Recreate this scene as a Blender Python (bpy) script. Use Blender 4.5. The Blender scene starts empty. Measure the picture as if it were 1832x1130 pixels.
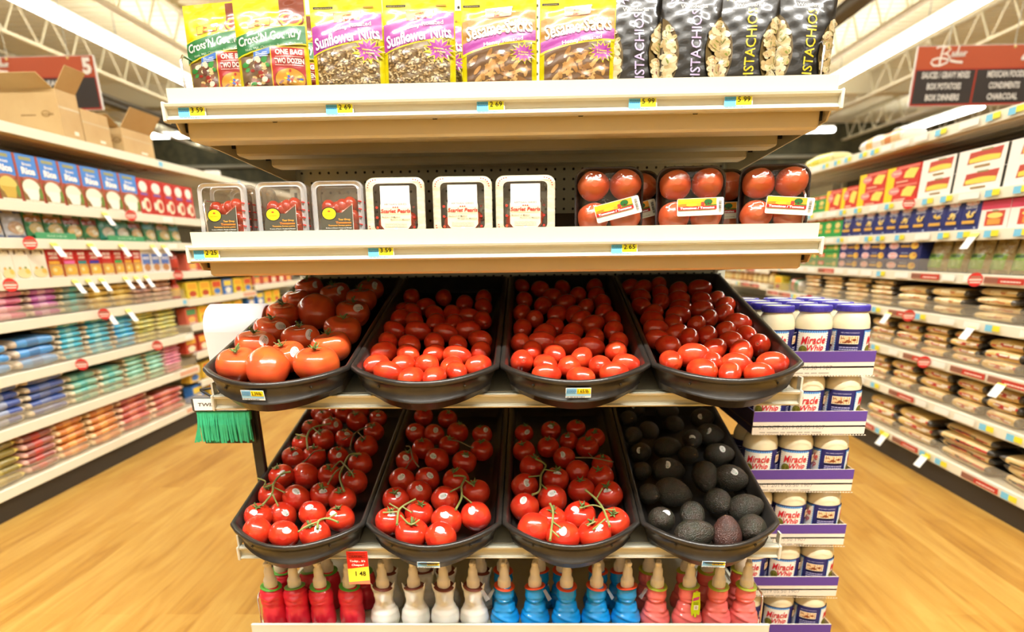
import bpy, math, random
import numpy as np
from math import sin, cos, pi, sqrt, atan2, radians
from mathutils import Vector, Matrix, noise

# ---------------------------------------------------------------- camera, world, exposure
FPX, PITCH, ROLL, YAW, PY = 1212.5, .3593, .0139, -.0288, 909      # PY: height of the optical axis in the (cropped) frame
CAM = Vector((.0542, -1.3948, 1.05))
sc = bpy.context.scene
COL = sc.collection
A_F = Vector((sin(YAW)*cos(PITCH), cos(YAW)*cos(PITCH), -sin(PITCH)))
_rt = Vector((cos(YAW), -sin(YAW), 0)); _dn = A_F.cross(_rt)
A_R = cos(ROLL)*_rt + sin(ROLL)*_dn
A_D = -sin(ROLL)*_rt + cos(ROLL)*_dn
cd = bpy.data.cameras.new('camera'); cam = bpy.data.objects.new('camera', cd); COL.objects.link(cam)
cd.sensor_width = 36; cd.lens = FPX/1832*36; cd.shift_y = (PY-565)/1832; cd.clip_start = .02; cd.clip_end = 100
cam.matrix_world = Matrix.Translation(CAM) @ Matrix((A_R, -A_D, -A_F)).transposed().to_4x4()
cd.dof.use_dof = True; cd.dof.focus_distance = 1.36; cd.dof.aperture_fstop = 2.8
sc.camera = cam
w = bpy.data.worlds.new('world'); sc.world = w; w.use_nodes = True
w.node_tree.nodes['Background'].inputs[0].default_value = (1, .93, .80, 1)
w.node_tree.nodes['Background'].inputs[1].default_value = .5
sc.view_settings.view_transform = 'Standard'; sc.view_settings.look = 'None'
sc.view_settings.gamma = 1; sc.view_settings.use_curve_mapping = False
sc.view_settings.exposure = .22
LAMP = 15.0          # emission of the fluorescent strips
LAMPCOL = (1, .98, .92)
sc.cycles.max_bounces = 7; sc.cycles.diffuse_bounces = 3; sc.cycles.glossy_bounces = 3
sc.cycles.transparent_max_bounces = 12; sc.cycles.transmission_bounces = 4
sc.cycles.sample_clamp_indirect = 5; sc.cycles.caustics_reflective = False; sc.cycles.caustics_refractive = False

# a photo pixel (1832 x 1130) seen as a ray, used to measure where things stand
def ray(x, y): return A_F + (x-916)/FPX*A_R + (y-PY)/FPX*A_D
def at(x, y, axis, val):
    r = ray(x, y); return CAM + r*((val-CAM[axis])/r[axis])
def atX(x, y, X): return at(x, y, 0, X)
def atY(x, y, Y): return at(x, y, 1, Y)
def atZ(x, y, Z): return at(x, y, 2, Z)
def yat(px, X, z):
    k = (px-916)/FPX; n = A_R-k*A_F
    return CAM.y-((X-CAM.x)*n.x+(z-CAM.z)*n.z)/n.y
def xat(px, Y, z):
    k = (px-916)/FPX; n = A_R-k*A_F
    return CAM.x-((Y-CAM.y)*n.y+(z-CAM.z)*n.z)/n.x
R = random.Random(11)

# ---------------------------------------------------------------- materials
def lin(c):
    if isinstance(c, str):
        c = [int(c[i:i+2], 16)/255 for i in (0, 2, 4)]
        c = [x/12.92 if x <= .04045 else ((x+.055)/1.055)**2.4 for x in c]
    return (c[0], c[1], c[2], 1)
_mats = {}
def M(name, c, rough=.5, metal=0, coat=0, bump=None, var=None, spec=.5, sss=0, emit=0, stretch=None):
    """named principled material; bump=(scale, strength, distance); var=(scale, second colour, low, high) noise mix"""
    if name in _mats: return _mats[name]
    m = bpy.data.materials.new(name); m.use_nodes = True; _mats[name] = m
    nt = m.node_tree; p = nt.nodes['Principled BSDF']
    p.inputs['Base Color'].default_value = lin(c); p.inputs['Roughness'].default_value = rough
    p.inputs['Metallic'].default_value = metal; p.inputs['Coat Weight'].default_value = coat
    p.inputs['Coat Roughness'].default_value = .06; p.inputs['Specular IOR Level'].default_value = spec
    if sss: p.inputs['Subsurface Weight'].default_value = sss; p.inputs['Subsurface Scale'].default_value = .006; p.inputs['Subsurface Radius'].default_value = (1, .4, .2)
    if emit: p.inputs['Emission Color'].default_value = lin(c); p.inputs['Emission Strength'].default_value = emit
    def coord():
        tc = nt.nodes.new('ShaderNodeTexCoord'); o = tc.outputs['Object']
        if stretch:
            mp = nt.nodes.new('ShaderNodeMapping'); mp.inputs['Scale'].default_value = stretch
            nt.links.new(o, mp.inputs[0]); o = mp.outputs[0]
        return o
    if var:
        n = nt.nodes.new('ShaderNodeTexNoise'); n.inputs['Scale'].default_value = var[0]; n.inputs['Detail'].default_value = 4
        nt.links.new(coord(), n.inputs['Vector'])
        r = nt.nodes.new('ShaderNodeValToRGB'); r.color_ramp.elements[0].position = var[2]; r.color_ramp.elements[1].position = var[3]
        r.color_ramp.elements[0].color = lin(c); r.color_ramp.elements[1].color = lin(var[1])
        nt.links.new(n.outputs[0], r.inputs[0]); nt.links.new(r.outputs[0], p.inputs['Base Color'])
    if bump:
        n = nt.nodes.new('ShaderNodeTexNoise'); n.inputs['Scale'].default_value = bump[0]; n.inputs['Detail'].default_value = 3
        nt.links.new(coord(), n.inputs['Vector'])
        b = nt.nodes.new('ShaderNodeBump'); b.inputs['Strength'].default_value = bump[1]; b.inputs['Distance'].default_value = bump[2]
        nt.links.new(n.outputs[0], b.inputs['Height']); nt.links.new(b.outputs[0], p.inputs['Normal'])
        if coat: nt.links.new(b.outputs[0], p.inputs['Coat Normal'])
    return m
def film(name, tint=(1, 1, 1), refl=.12, rough=.08, bump=None, haze=0, hazecol=(.9, .9, .9), fres=.5):
    """thin clear plastic: mostly see-through, with a glossy and an optional milky share"""
    if name in _mats: return _mats[name]
    m = bpy.data.materials.new(name); m.use_nodes = True; _mats[name] = m
    nt = m.node_tree; nt.nodes.remove(nt.nodes['Principled BSDF']); out = nt.nodes['Material Output']
    t = nt.nodes.new('ShaderNodeBsdfTransparent'); t.inputs[0].default_value = (*tint, 1)
    g = nt.nodes.new('ShaderNodeBsdfGlossy'); g.inputs['Roughness'].default_value = rough
    lw = nt.nodes.new('ShaderNodeLayerWeight'); lw.inputs[0].default_value = .25
    ad = nt.nodes.new('ShaderNodeMath'); ad.operation = 'MULTIPLY_ADD'; ad.inputs[1].default_value = fres; ad.inputs[2].default_value = refl
    mx = nt.nodes.new('ShaderNodeMixShader')
    nt.links.new(lw.outputs['Fresnel'], ad.inputs[0]); nt.links.new(ad.outputs[0], mx.inputs[0])
    nt.links.new(t.outputs[0], mx.inputs[1]); nt.links.new(g.outputs[0], mx.inputs[2]); last = mx
    if haze:
        d = nt.nodes.new('ShaderNodeBsdfDiffuse'); d.inputs[0].default_value = (*hazecol, 1)
        m2 = nt.nodes.new('ShaderNodeMixShader'); m2.inputs[0].default_value = haze
        nt.links.new(mx.outputs[0], m2.inputs[1]); nt.links.new(d.outputs[0], m2.inputs[2]); last = m2
    nt.links.new(last.outputs[0], out.inputs['Surface'])
    if bump:
        tc = nt.nodes.new('ShaderNodeTexCoord'); n = nt.nodes.new('ShaderNodeTexNoise'); n.inputs['Scale'].default_value = bump[0]
        nt.links.new(tc.outputs['Object'], n.inputs['Vector'])
        b = nt.nodes.new('ShaderNodeBump'); b.inputs['Strength'].default_value = bump[1]; b.inputs['Distance'].default_value = bump[2]
        nt.links.new(n.outputs[0], b.inputs['Height']); nt.links.new(b.outputs[0], g.inputs['Normal'])
    return m
INK = {}
def ink(c, gloss=False):
    """plain printing ink of one colour; gloss = under shiny crumpled film"""
    k = 'ink_'+c+('_film' if gloss else '')
    if gloss: return M(k, [v*.55 for v in lin(c)[:3]], .32, coat=.5, bump=(19, .34, .0035))
    return M(k, c, .42, spec=.3)

# ---------------------------------------------------------------- mesh building
class MB:
    def __init__(s): s.v = []; s.f = []; s.mi = []; s.sm = []; s.mats = []
    def mid(s, m):
        if m not in s.mats: s.mats.append(m)
        return s.mats.index(m)
    def add(s, vs, fs, m, smooth=False, X=None):
        b = len(s.v); i = s.mid(m)
        s.v.extend([tuple(X @ Vector(p)) for p in vs] if X is not None else [tuple(p) for p in vs])
        for f in fs: s.f.append([b+k for k in f]); s.mi.append(i); s.sm.append(smooth)
    def box(s, x0, y0, z0, x1, y1, z1, m, bev=0, X=None):
        if bev <= 0:
            vs = [(x, y, z) for z in (z0, z1) for y in (y0, y1) for x in (x0, x1)]
            fs = [(0, 2, 3, 1), (4, 5, 7, 6), (0, 1, 5, 4), (2, 6, 7, 3), (0, 4, 6, 2), (1, 3, 7, 5)]
            s.add(vs, fs, m, False, X); return
        b = bev; o = []
        for z, ins in ((z0, b), (z0+b, 0), (z1-b, 0), (z1, b)):
            xa, xb, ya, yb = x0+ins, x1-ins, y0+ins, y1-ins
            c = b if ins == 0 else b*.5
            o.append([(xa+c, ya, z), (xb-c, ya, z), (xb, ya+c, z), (xb, yb-c, z), (xb-c, yb, z), (xa+c, yb, z), (xa, yb-c, z), (xa, ya+c, z)])
        s.loft(o, m, False, caps=True, X=X)
    def loft(s, rings, m, smooth=True, caps=False, closed=True, X=None):
        n = len(rings[0]); vs = [p for r in rings for p in r]; fs = []
        for j in range(len(rings)-1):
            for i in range(n if closed else n-1):
                k = (i+1) % n; fs.append((j*n+i, j*n+k, (j+1)*n+k, (j+1)*n+i))
        s.add(vs, fs, m, smooth, X)
        if caps:
            s.add(rings[0], [tuple(range(n-1, -1, -1))], m, False, X); s.add(rings[-1], [tuple(range(n))], m, False, X)
    def lathe(s, prof, m, n=24, smooth=True, caps=True, X=None):
        s.loft([[(r*cos(2*pi*i/n), r*sin(2*pi*i/n), z) for i in range(n)] for r, z in prof], m, smooth, caps, X=X)
    def prism(s, pts, y0, y1, m, X=None, axis=1):
        """polygon pts (a,b) extruded along an axis (0: pts=(y,z); 1: pts=(x,z); 2: pts=(x,y))"""
        f = (lambda a, b, t: (t, a, b)) if axis == 0 else (lambda a, b, t: (a, t, b)) if axis == 1 else (lambda a, b, t: (a, b, t))
        r0 = [f(a, b, y0) for a, b in pts]; r1 = [f(a, b, y1) for a, b in pts]
        s.loft([r0, r1], m, False, True, X=X)
    def tube(s, pts, r, m, n=8, caps=True, X=None):
        pts = [Vector(p) for p in pts]; rr = r if isinstance(r, (list, tuple)) else [r]*len(pts); rings = []; u = None
        for i, p in enumerate(pts):
            t = (pts[min(i+1, len(pts)-1)]-pts[max(i-1, 0)]).normalized()
            if u is None:
                u = t.cross(Vector((0, 0, 1)));  u = t.cross(Vector((1, 0, 0))) if u.length < .1 else u
            u = (u-t*u.dot(t)).normalized(); q = t.cross(u)
            rings.append([tuple(p+rr[i]*(cos(2*pi*k/n)*u+sin(2*pi*k/n)*q)) for k in range(n)])
        s.loft(rings, m, True, caps, X=X)
    def ell(s, c, rx, ry, rz, m, n=14, k=9, X=None):
        s.loft([[(c[0]+rx*sin(pi*j/k)*cos(2*pi*i/n), c[1]+ry*sin(pi*j/k)*sin(2*pi*i/n), c[2]-rz*cos(pi*j/k)) for i in range(n)] for j in range(k+1) if 0 < j < k], m, True, True, X=X)
    def mesh(s, name):
        me = bpy.data.meshes.new(name); me.from_pydata(s.v, [], s.f)
        for m in s.mats: me.materials.append(m)
        me.polygons.foreach_set('material_index', s.mi); me.polygons.foreach_set('use_smooth', s.sm)
        me.update(); return me
    def build(s, name, parent=None, loc=None, rotz=None):
        return link(name, s.mesh(name), parent, loc, rotz)
def link(name, me, parent=None, loc=None, rotz=None):
    o = bpy.data.objects.new(name, me); COL.objects.link(o)
    if parent: o.parent = parent
    if loc is not None: o.location = loc
    if rotz is not None: o.rotation_euler = (0, 0, rotz)
    return o
def tag(o, label, cat, group=None):
    o['label'] = label; o['category'] = cat
    if group: o['group'] = group
    return o
def thing(name, label, cat, loc=(0, 0, 0), rotz=0, group=None):
    o = bpy.data.objects.new(name, None); COL.objects.link(o); o.empty_display_size = .02
    o.location = loc; o.rotation_euler = (0, 0, rotz); return tag(o, label, cat, group)
def struct(o): o['kind'] = 'structure'; return o
def copy_tree(o, loc=None, rot=None, parent=None, scale=None):
    c = o.copy(); COL.objects.link(c)
    if parent: c.parent = parent
    if loc is not None: c.location = loc
    if rot is not None: c.rotation_euler = rot
    if scale is not None: c.scale = scale
    for ch in list(KIDS(o)): copy_tree(ch, parent=c)
    return c
_kids = {}
def KIDS(o):
    return o.children
ORD = ['first', 'second', 'third', 'fourth', 'fifth', 'sixth', 'seventh', 'eighth', 'ninth', 'tenth', 'eleventh', 'twelfth', 'thirteenth', 'fourteenth', 'fifteenth', 'sixteenth']
def nth(i, n, first='first', last='last'):
    return first if i == 0 else last if i == n-1 and n > 1 else ORD[i]

# ---------------------------------------------------------------- lettering and printed artwork
_txt = {}
def text_geo(s, bold=0, shear=0, space=1.0):
    k = (s, bold, shear, space)
    if k in _txt: return _txt[k]
    cu = bpy.data.curves.new('lettering', 'FONT'); cu.body = s; cu.size = 1; cu.offset = bold; cu.shear = shear
    cu.space_character = space; cu.resolution_u = 2
    ob = bpy.data.objects.new('lettering', cu); me = ob.to_mesh()
    vs = [(v.co.x, v.co.y) for v in me.vertices]; fs = [tuple(p.vertices) for p in me.polygons]
    ob.to_mesh_clear(); bpy.data.objects.remove(ob); bpy.data.curves.remove(cu)
    if not vs: vs = [(0, 0), (.1, 0), (0, .1)]; fs = [(0, 1, 2)]
    x0 = min(v[0] for v in vs); x1 = max(v[0] for v in vs); y0 = min(v[1] for v in vs); y1 = max(v[1] for v in vs)
    r = ([((x-x0), (y-y0)) for x, y in vs], fs, x1-x0, max(y1-y0, 1e-4)); _txt[k] = r; return r
class Art:
    """prints shapes on a surface: P(u, v, lift) -> point; each later shape lies a hair above the one before"""
    def __init__(s, mb, P, lift=.00025, step=.00012, div=None, gloss=False):
        s.mb = mb; s.P = P; s.l = lift; s.st = step; s.div = div; s.g = gloss
    def hold(s, st=.00001): s.st = st
    def m(s, c): return ink(c, s.g) if isinstance(c, str) else c
    def put(s, vs, fs, c):
        s.mb.add([s.P(u, v, s.l) for u, v in vs], fs, s.m(c), bool(s.div)); s.l += s.st
    def strip(s, top, bot, c):
        """area between two polylines with as many points"""
        n = len(top); d = s.div; rows = 1 if not d else max(1, int(max(abs(t[1]-b[1]) for t, b in zip(top, bot))/d+.5))
        vs = []; fs = []
        for j in range(rows+1):
            t = j/rows; vs += [(b[0]*(1-t)+a[0]*t, b[1]*(1-t)+a[1]*t) for a, b in zip(top, bot)]
        for j in range(rows):
            for i in range(n-1): fs.append((j*n+i, j*n+i+1, (j+1)*n+i+1, (j+1)*n+i))
        s.put(vs, fs, c)
    def rect(s, x0, y0, x1, y1, c):
        n = 2 if not s.div else max(2, int((x1-x0)/s.div+1.5)); xs = [x0+(x1-x0)*i/(n-1) for i in range(n)]
        s.strip([(x, y1) for x in xs], [(x, y0) for x in xs], c)
    def band(s, x0, x1, top, bot, c, n=14):
        xs = [x0+(x1-x0)*i/(n-1) for i in range(n)]
        s.strip([(x, top(x)) for x in xs], [(x, bot(x)) for x in xs], c)
    def fan(s, pts, c, rings=1):
        cx = sum(p[0] for p in pts)/len(pts); cy = sum(p[1] for p in pts)/len(pts); n = len(pts)
        vs = [(cx, cy)]; fs = []
        for r in range(1, rings+1): vs += [(cx+(x-cx)*r/rings, cy+(y-cy)*r/rings) for x, y in pts]
        for i in range(n): fs.append((0, 1+i, 1+(i+1) % n))
        for r in range(rings-1):
            for i in range(n): k = (i+1) % n; fs.append((1+r*n+i, 1+(r+1)*n+i, 1+(r+1)*n+k, 1+r*n+k))
        s.put(vs, fs, c)
    def ell(s, cx, cy, rx, ry, c, n=20, rot=0):
        s.fan([(cx+rx*cos(2*pi*i/n)*cos(rot)-ry*sin(2*pi*i/n)*sin(rot), cy+rx*cos(2*pi*i/n)*sin(rot)+ry*sin(2*pi*i/n)*cos(rot)) for i in range(n)], c,
              1 if not s.div else max(1, int(max(rx, ry)/s.div+.5)))
    def star(s, cx, cy, r1, r2, n, c): s.fan([(cx+(r1 if i % 2 else r2)*cos(pi*i/n), cy+(r1 if i % 2 else r2)*sin(pi*i/n)) for i in range(2*n)], c)
    def text(s, x, y, t, c, h=None, w=None, bold=0, shear=0, rot=0, mid=True, arc=0):
        """h: height, w: width of the lettering; (x, y): its middle"""
        vs, fs, tw, th = text_geo(t, bold, shear)
        if h is None: sy = sx = w/tw
        elif w is None: sx = sy = h/th
        else: sx, sy = w/tw, h/th
        ca, sa = cos(rot), sin(rot); o = []
        for a, b in vs:
            a = (a-tw/2)*sx if mid else a*sx; b = (b-th/2)*sy + arc*(1-(2*a/(tw*sx))**2)
            o.append((x+a*ca-b*sa, y+a*sa+b*ca))
        s.put(o, fs, c)
    def lines(s, x0, y0, x1, y1, rows, c, fill=.45, seed=1):
        """rows of tiny unreadable print"""
        r = random.Random(seed); h = (y1-y0)/rows; vs = []; fs = []
        for j in range(rows):
            x = x0; yb = y0+j*h
            while x < x1-.001:
                l = min(x1-x, (x1-x0)*r.uniform(.06, .2)); b = len(vs)
                vs += [(x, yb), (x+l, yb), (x+l, yb+h*fill), (x, yb+h*fill)]; fs.append((b, b+1, b+2, b+3)); x += l+(x1-x0)*.025
        s.put(vs, fs, c)
    def bars(s, x0, y0, x1, y1, c='201c1c', seed=3, vert=True):
        r = random.Random(seed); vs = []; fs = []; t = 0; L = (x1-x0) if vert else (y1-y0)
        while t < L:
            a = L*r.uniform(.015, .05); b = len(vs); e = min(t+a, L)
            vs += [(x0+t, y0), (x0+e, y0), (x0+e, y1), (x0+t, y1)] if vert else [(x0, y0+t), (x1, y0+t), (x1, y0+e), (x0, y0+e)]
            fs.append((b, b+1, b+2, b+3)); t += a+L*r.uniform(.015, .05)
        s.put(vs, fs, c)
    def line(s, pts, wd, c):
        """a pen stroke"""
        L = []; Rr = []
        for i, p in enumerate(pts):
            a = pts[max(i-1, 0)]; b = pts[min(i+1, len(pts)-1)]; dx, dy = b[0]-a[0], b[1]-a[1]; d = sqrt(dx*dx+dy*dy) or 1
            L.append((p[0]-dy/d*wd/2, p[1]+dx/d*wd/2)); Rr.append((p[0]+dy/d*wd/2, p[1]-dx/d*wd/2))
        n = len(pts); s.put(L+Rr, [(i, n+i, n+i+1, i+1) for i in range(n-1)], c)
def flat(o=(0, 0, 0), u=(1, 0, 0), v=(0, 0, 1)):
    o, u, v = Vector(o), Vector(u), Vector(v); n = u.cross(v).normalized()
    return lambda a, b, l: tuple(o+u*a+v*b+n*l)
# ---------------------------------------------------------------- room: floor, walls, ceiling, strip lights
def floor_material():
    m = bpy.data.materials.new('wood_plank_vinyl'); m.use_nodes = True; nt = m.node_tree; p = nt.nodes['Principled BSDF']; L = nt.links.new
    tc = nt.nodes.new('ShaderNodeTexCoord')
    rot = nt.nodes.new('ShaderNodeMapping'); rot.inputs['Rotation'].default_value = (0, 0, pi/2); L(tc.outputs['Object'], rot.inputs[0])
    br = nt.nodes.new('ShaderNodeTexBrick'); br.offset = .37; br.inputs['Scale'].default_value = 1
    br.inputs['Brick Width'].default_value = 1.25; br.inputs['Row Height'].default_value = .11; br.inputs['Mortar Size'].default_value = .0008
    br.inputs['Color1'].default_value = (.0, .0, .0, 1); br.inputs['Color2'].default_value = (1, 1, 1, 1); br.inputs['Mortar'].default_value = (.3, .3, .3, 1)
    L(rot.outputs[0], br.inputs['Vector'])
    mp = nt.nodes.new('ShaderNodeMapping'); mp.inputs['Scale'].default_value = (9, .9, 1); L(tc.outputs['Object'], mp.inputs[0])
    n = nt.nodes.new('ShaderNodeTexNoise'); n.inputs['Scale'].default_value = 2.2; n.inputs['Detail'].default_value = 7; n.inputs['Distortion'].default_value = 1.2
    L(mp.outputs[0], n.inputs['Vector'])
    ad = nt.nodes.new('ShaderNodeMix'); ad.data_type = 'RGBA'; ad.inputs[0].default_value = .22
    L(n.outputs[0], ad.inputs[6]); L(br.outputs[0], ad.inputs[7])
    r = nt.nodes.new('ShaderNodeValToRGB'); e = r.color_ramp.elements
    e[0].position = .22; e[0].color = lin((.27, .115, .016)); e[1].position = .70; e[1].color = lin((.50, .295, .068))
    k = r.color_ramp.elements.new(.44); k.color = lin((.40, .205, .036)); L(ad.outputs[2], r.inputs[0]); L(r.outputs[0], p.inputs['Base Color'])
    p.inputs['Roughness'].default_value = .38; p.inputs['Specular IOR Level'].default_value = .35
    return m
WX, WY0, WY1, CZ = 14.0, -7.0, 22.0, 4.6
b = MB(); b.box(-WX, WY0, -.1, WX, WY1, 0, floor_material()); struct(b.build('floor'))
CEIL = M('ceiling_paint', (.84, .79, .58), .6)
OLIVE = M('far_wall_unlit', (.105, .10, .05), .7, var=(3, (.055, .055, .03), .4, .6))  # dark olive stands for the unlit roof deck beyond the lights
WALLP = M('wall_paint', (.70, .64, .50), .7)
b = MB(); prof = []                                                       # corrugated roof deck, ribs across the aisles
y = WY0
while y < WY1:
    for dy, z in ((0, 0), (.10, 0), (.13, .05), (.20, .05)):
        prof.append((min(y+dy, WY1), CZ+z))
    y += .23
prof += [(WY1, CZ), (WY1, CZ+.15), (WY0, CZ+.15)]
b.prism(prof, -WX, WX, CEIL, axis=0); struct(b.build('ceiling'))
for nm, bx, mt in (('wall_far', (-WX, WY1, 0, WX, WY1+.1, CZ), OLIVE), ('wall_near', (-WX, WY0-.1, 0, WX, WY0, CZ), WALLP),
                   ('wall_left', (-WX-.1, WY0, 0, -WX, WY1, CZ), WALLP), ('wall_right', (WX, WY0, 0, WX+.1, WY1, CZ), WALLP)):
    b = MB(); b.box(*bx, mt); struct(b.build(nm))
# pipes and a purlin ladder in front of the dark far wall
GREY = M('galvanised_pipe', (.42, .41, .33), .45, metal=.3)
b = MB()
for z in (2.6, 3.2, 3.7): b.tube([(-WX, WY1-.12, z), (WX, WY1-.12, z)], .05, GREY, 8)
struct(b.build('trim_1'))
JOIST = M('joist_paint', (.80, .74, .54), .5)
DARKD = M('duct_grey', (.13, .125, .105), .6)
joist_x = [-11.6, -9.4, -7.3, -5.25, -3.4, -1.5, 1.4, 3.3, 5.2, 7.2, 9.3, 11.5]
def joist():
    b = MB(); z0, z1 = -.55, -.05
    for dx in (-.035, .035):
        b.box(dx-.018, 0, z0-.02, dx+.018, 22.5, z0+.02, JOIST); b.box(dx-.018, 0, z1-.02, dx+.018, 22.5, z1+.02, JOIST)
    n = 30
    for i in range(n):
        y0 = 22.5*i/n; y1 = 22.5*(i+1)/n; ym = (y0+y1)/2
        b.tube([(0, y0, z1), (0, ym, z0)], .016, JOIST, 6); b.tube([(0, ym, z0), (0, y1, z1)], .016, JOIST, 6)
    return b.mesh('open_web_roof_joist')
jm = joist()
for i, x in enumerate(joist_x):
    o = link('roof_joist', jm, None, (x, -1.2, CZ)); tag(o, 'cream steel open web joist under the corrugated roof deck', 'roof beam', 'roof joists'); struct(o)
for i, (x, yy, z) in enumerate(((-8.2, 0, 3.95), (3.9, 0, 4.42), (4.3, 0, 4.05))):
    b = MB(); b.box(-.10, -1, -.07, .10, 21.5, .07, DARKD, .02); b.tube([(.2, -1, .02), (.2, 21.5, .02)], .03, DARKD, 8)
    o = struct(b.build('ceiling_duct', None, (x, yy, z))); tag(o, 'dark service duct running under the roof deck', 'duct', 'ceiling ducts')
b = MB(); b.box(-WX, 15.4, CZ-.42, WX, 15.6, CZ, JOIST); b.box(-WX, 15.35, CZ-.46, WX, 15.65, CZ-.42, JOIST); struct(b.build('ceiling_girder'))
FIX = M('light_housing', (.85, .83, .76), .4)
def lampmat(k): return M('fluorescent_glow_%g' % k, LAMPCOL, .5, emit=LAMP*k)
def strip_light(label, loc, length, along='y', width=.30, k=1.0, drop=.5, hood=False):
    t = thing('strip_light', label, 'ceiling light', loc, 0 if along == 'y' else pi/2, 'fluorescent strip lights')
    b = MB(); b.box(-width*.22, -length/2, .10, width*.22, length/2, .15, FIX, .01); b.build('housing', t)
    if hood:  # hood added to the unseen front lamps, keeps their light off the ceiling
        b = MB(); b.box(-width*.6, -length/2, .045, width*.6, length/2, .10, FIX, .006); b.build('reflector', t)
    b = MB(); n = 20; pr = [(-width*.46*cos(pi*i/n), .04-.058*sin(pi*i/n)) for i in range(n+1)] if hood else [(-width*.46*cos(2*pi*i/n), .04-.058*sin(2*pi*i/n)) for i in range(n)]
    b.loft([[(x, y, z) for x, z in pr] for y in (-length/2+.01, length/2-.01)], lampmat(k), True, True); b.build('diffuser', t)
    b = MB(); m = max(2, int(length/2.4))
    for i in range(m):
        y = -length/2+.3+(length-.6)*i/(m-1)
        b.tube([(0, y, .15), (0, y, .15+drop)], .008, GREY, 6)
    b.build('hanger_rod', t); return t
strip_light('long strip light over the rice aisle side, running away from view', (-5.91, 8.6, 3.9), 15, k=1.3)
strip_light('long strip light over the pasta aisle side, running away from view', (5.66, 8.6, 3.9), 15, k=1.3)
strip_light('strip light beyond the pasta shelves with a blunt near end', (9.95, 17.7, 3.9), 3.6, k=.8, drop=.7)
strip_light('far cross strip light seen beside the carton boxes', (-10.0, 20.0, 4.25), 2.7, 'x', .26, .8, drop=.2)
strip_light('far cross strip light with a rounded end above the pasta shelves', (7.1, 20.0, 4.09), 2.75, 'x', .26, .8, drop=.3)
strip_light('strip light across the front aisle, above the tomato display', (.1, -1.65, 4.1), 5.4, 'x', .22, 9.5, hood=True)
strip_light('strip light over the middle shelving run, behind the nut bags', (0, 9.5, 3.9), 15, k=1.9)  # unseen lamp, added to brighten the goods along the aisles
strip_light('second strip light across the front aisle', (0, -3.4, 4.1), 10, 'x', .30, .35, hood=True)
strip_light('third strip light across the front aisle', (0, -5.6, 4.1), 10, 'x', .30, .35, hood=True)

# ---------------------------------------------------------------- hanging aisle signs
def sign_script(a, cx, cy, s, c):
    """the white brush lettering on the aisle signs"""
    def st(p, wd): a.line([(cx+x*s, cy+y*s) for x, y in p], wd*s, c)
    st([(-.52, .42), (-.35, .50), (-.10, .46), (.08, .50)], .09)
    st([(-.16, .50), (-.20, .20), (-.24, -.12), (-.22, -.30)], .10)
    st([(.08, .50), (.20, .36), (.08, .22), (-.16, .16), (.10, .14), (.24, -.02), (.12, -.22), (-.20, -.34), (-.52, -.34), (-.68, -.22), (-.62, -.08), (-.40, -.02), (-.10, -.03), (.30, -.10)], .085)
    for x in (.30, .44, .58, .72, .86): st([(x, .02), (x+.06, .26), (x+.12, .04), (x+.02, .10), (x+.14, .18)], .07)
    st([(.56, .05), (.62, .52)], .08); st([(.28, -.14), (.60, -.20), (.92, -.22)], .11); st([(.90, .10), (1.05, .24)], .07)
def aisle_sign(name, label, x0, x1, z0, z1, Y, left_side):
    w, h = 1.08, .46
    t = thing(name, label, 'sign', (x0, Y, z0)); t.scale = ((x1-x0)/w, 1, (z1-z0)/h)
    b = MB(); b.box(0, 0, 0, w, .02, h, M('sign_edge', (.75, .73, .68), .5), .003)
    a = Art(b, flat((0, -.001, 0)), .0006, .0006)
    a.rect(.006, .006, w-.006, h-.006, 'b23a2a'); a.rect(.02, .02, w-.02, h*.60, '3d3836'); a.rect(.006, h*.62, w-.006, h-.006, 'bb5a3a')
    if left_side:
        sign_script(a, w-.96, h*.80, .155, 'f6efe6'); a.text(w-.07, h*.80, '5', 'f6f2ea', h=.14, bold=.05)
        for r, s in enumerate(('CEREALS', 'COOKIES', 'CRACKERS')): a.text(w-.46, h*(.50-.18*r), s, 'efece6', h=.048, bold=.03)
    else:
        a.rect(w*.50, .02, w*.50+.014, h*.60, 'b2402c'); sign_script(a, .25, h*.80, .17, 'f6efe6'); a.text(w-.12, h*.80, '4', 'f6f2ea', h=.14, bold=.05)
        for r, (p, q) in enumerate((('SAUCES / GRAVY MIXES', 'MEXICAN FOODS'), ('BOX POTATOES', 'CONDIMENTS'), ('BOX DINNERS', 'CHARCOAL'))):
            z = h*(.515-.185*r)
            a.text(w*.25+.01, z, p, 'efece6', h=.05, w=.42 if r == 0 else .30, bold=.03); a.text(w*.75, z, q, 'efece6', h=.05, w=.33 if r == 0 else .27, bold=.03)
    b.build('sign_board', t)
    for fx in (.25, .78):
        b = MB(); b.tube([(w*fx, .01, h-.01), (w*fx, .01, (CZ-z0)*h/(z1-z0))], .004, GREY, 6); b.ell((w*fx, -.004, h-.02), .011, .006, .011, M('sign_grommet', (.9, .85, .4), .3, metal=.6)); b.build('hanging_wire', t)
    return t
aisle_sign('aisle_sign', 'hanging aisle sign number 5, orange over dark grey, above the cartons', -4.18, -3.28, 2.145, 2.515, 4.6, True)
aisle_sign('aisle_sign', 'hanging aisle sign listing sauces, box potatoes and condiments', 2.95, 3.86, 2.058, 2.455, 4.6, False)
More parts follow.
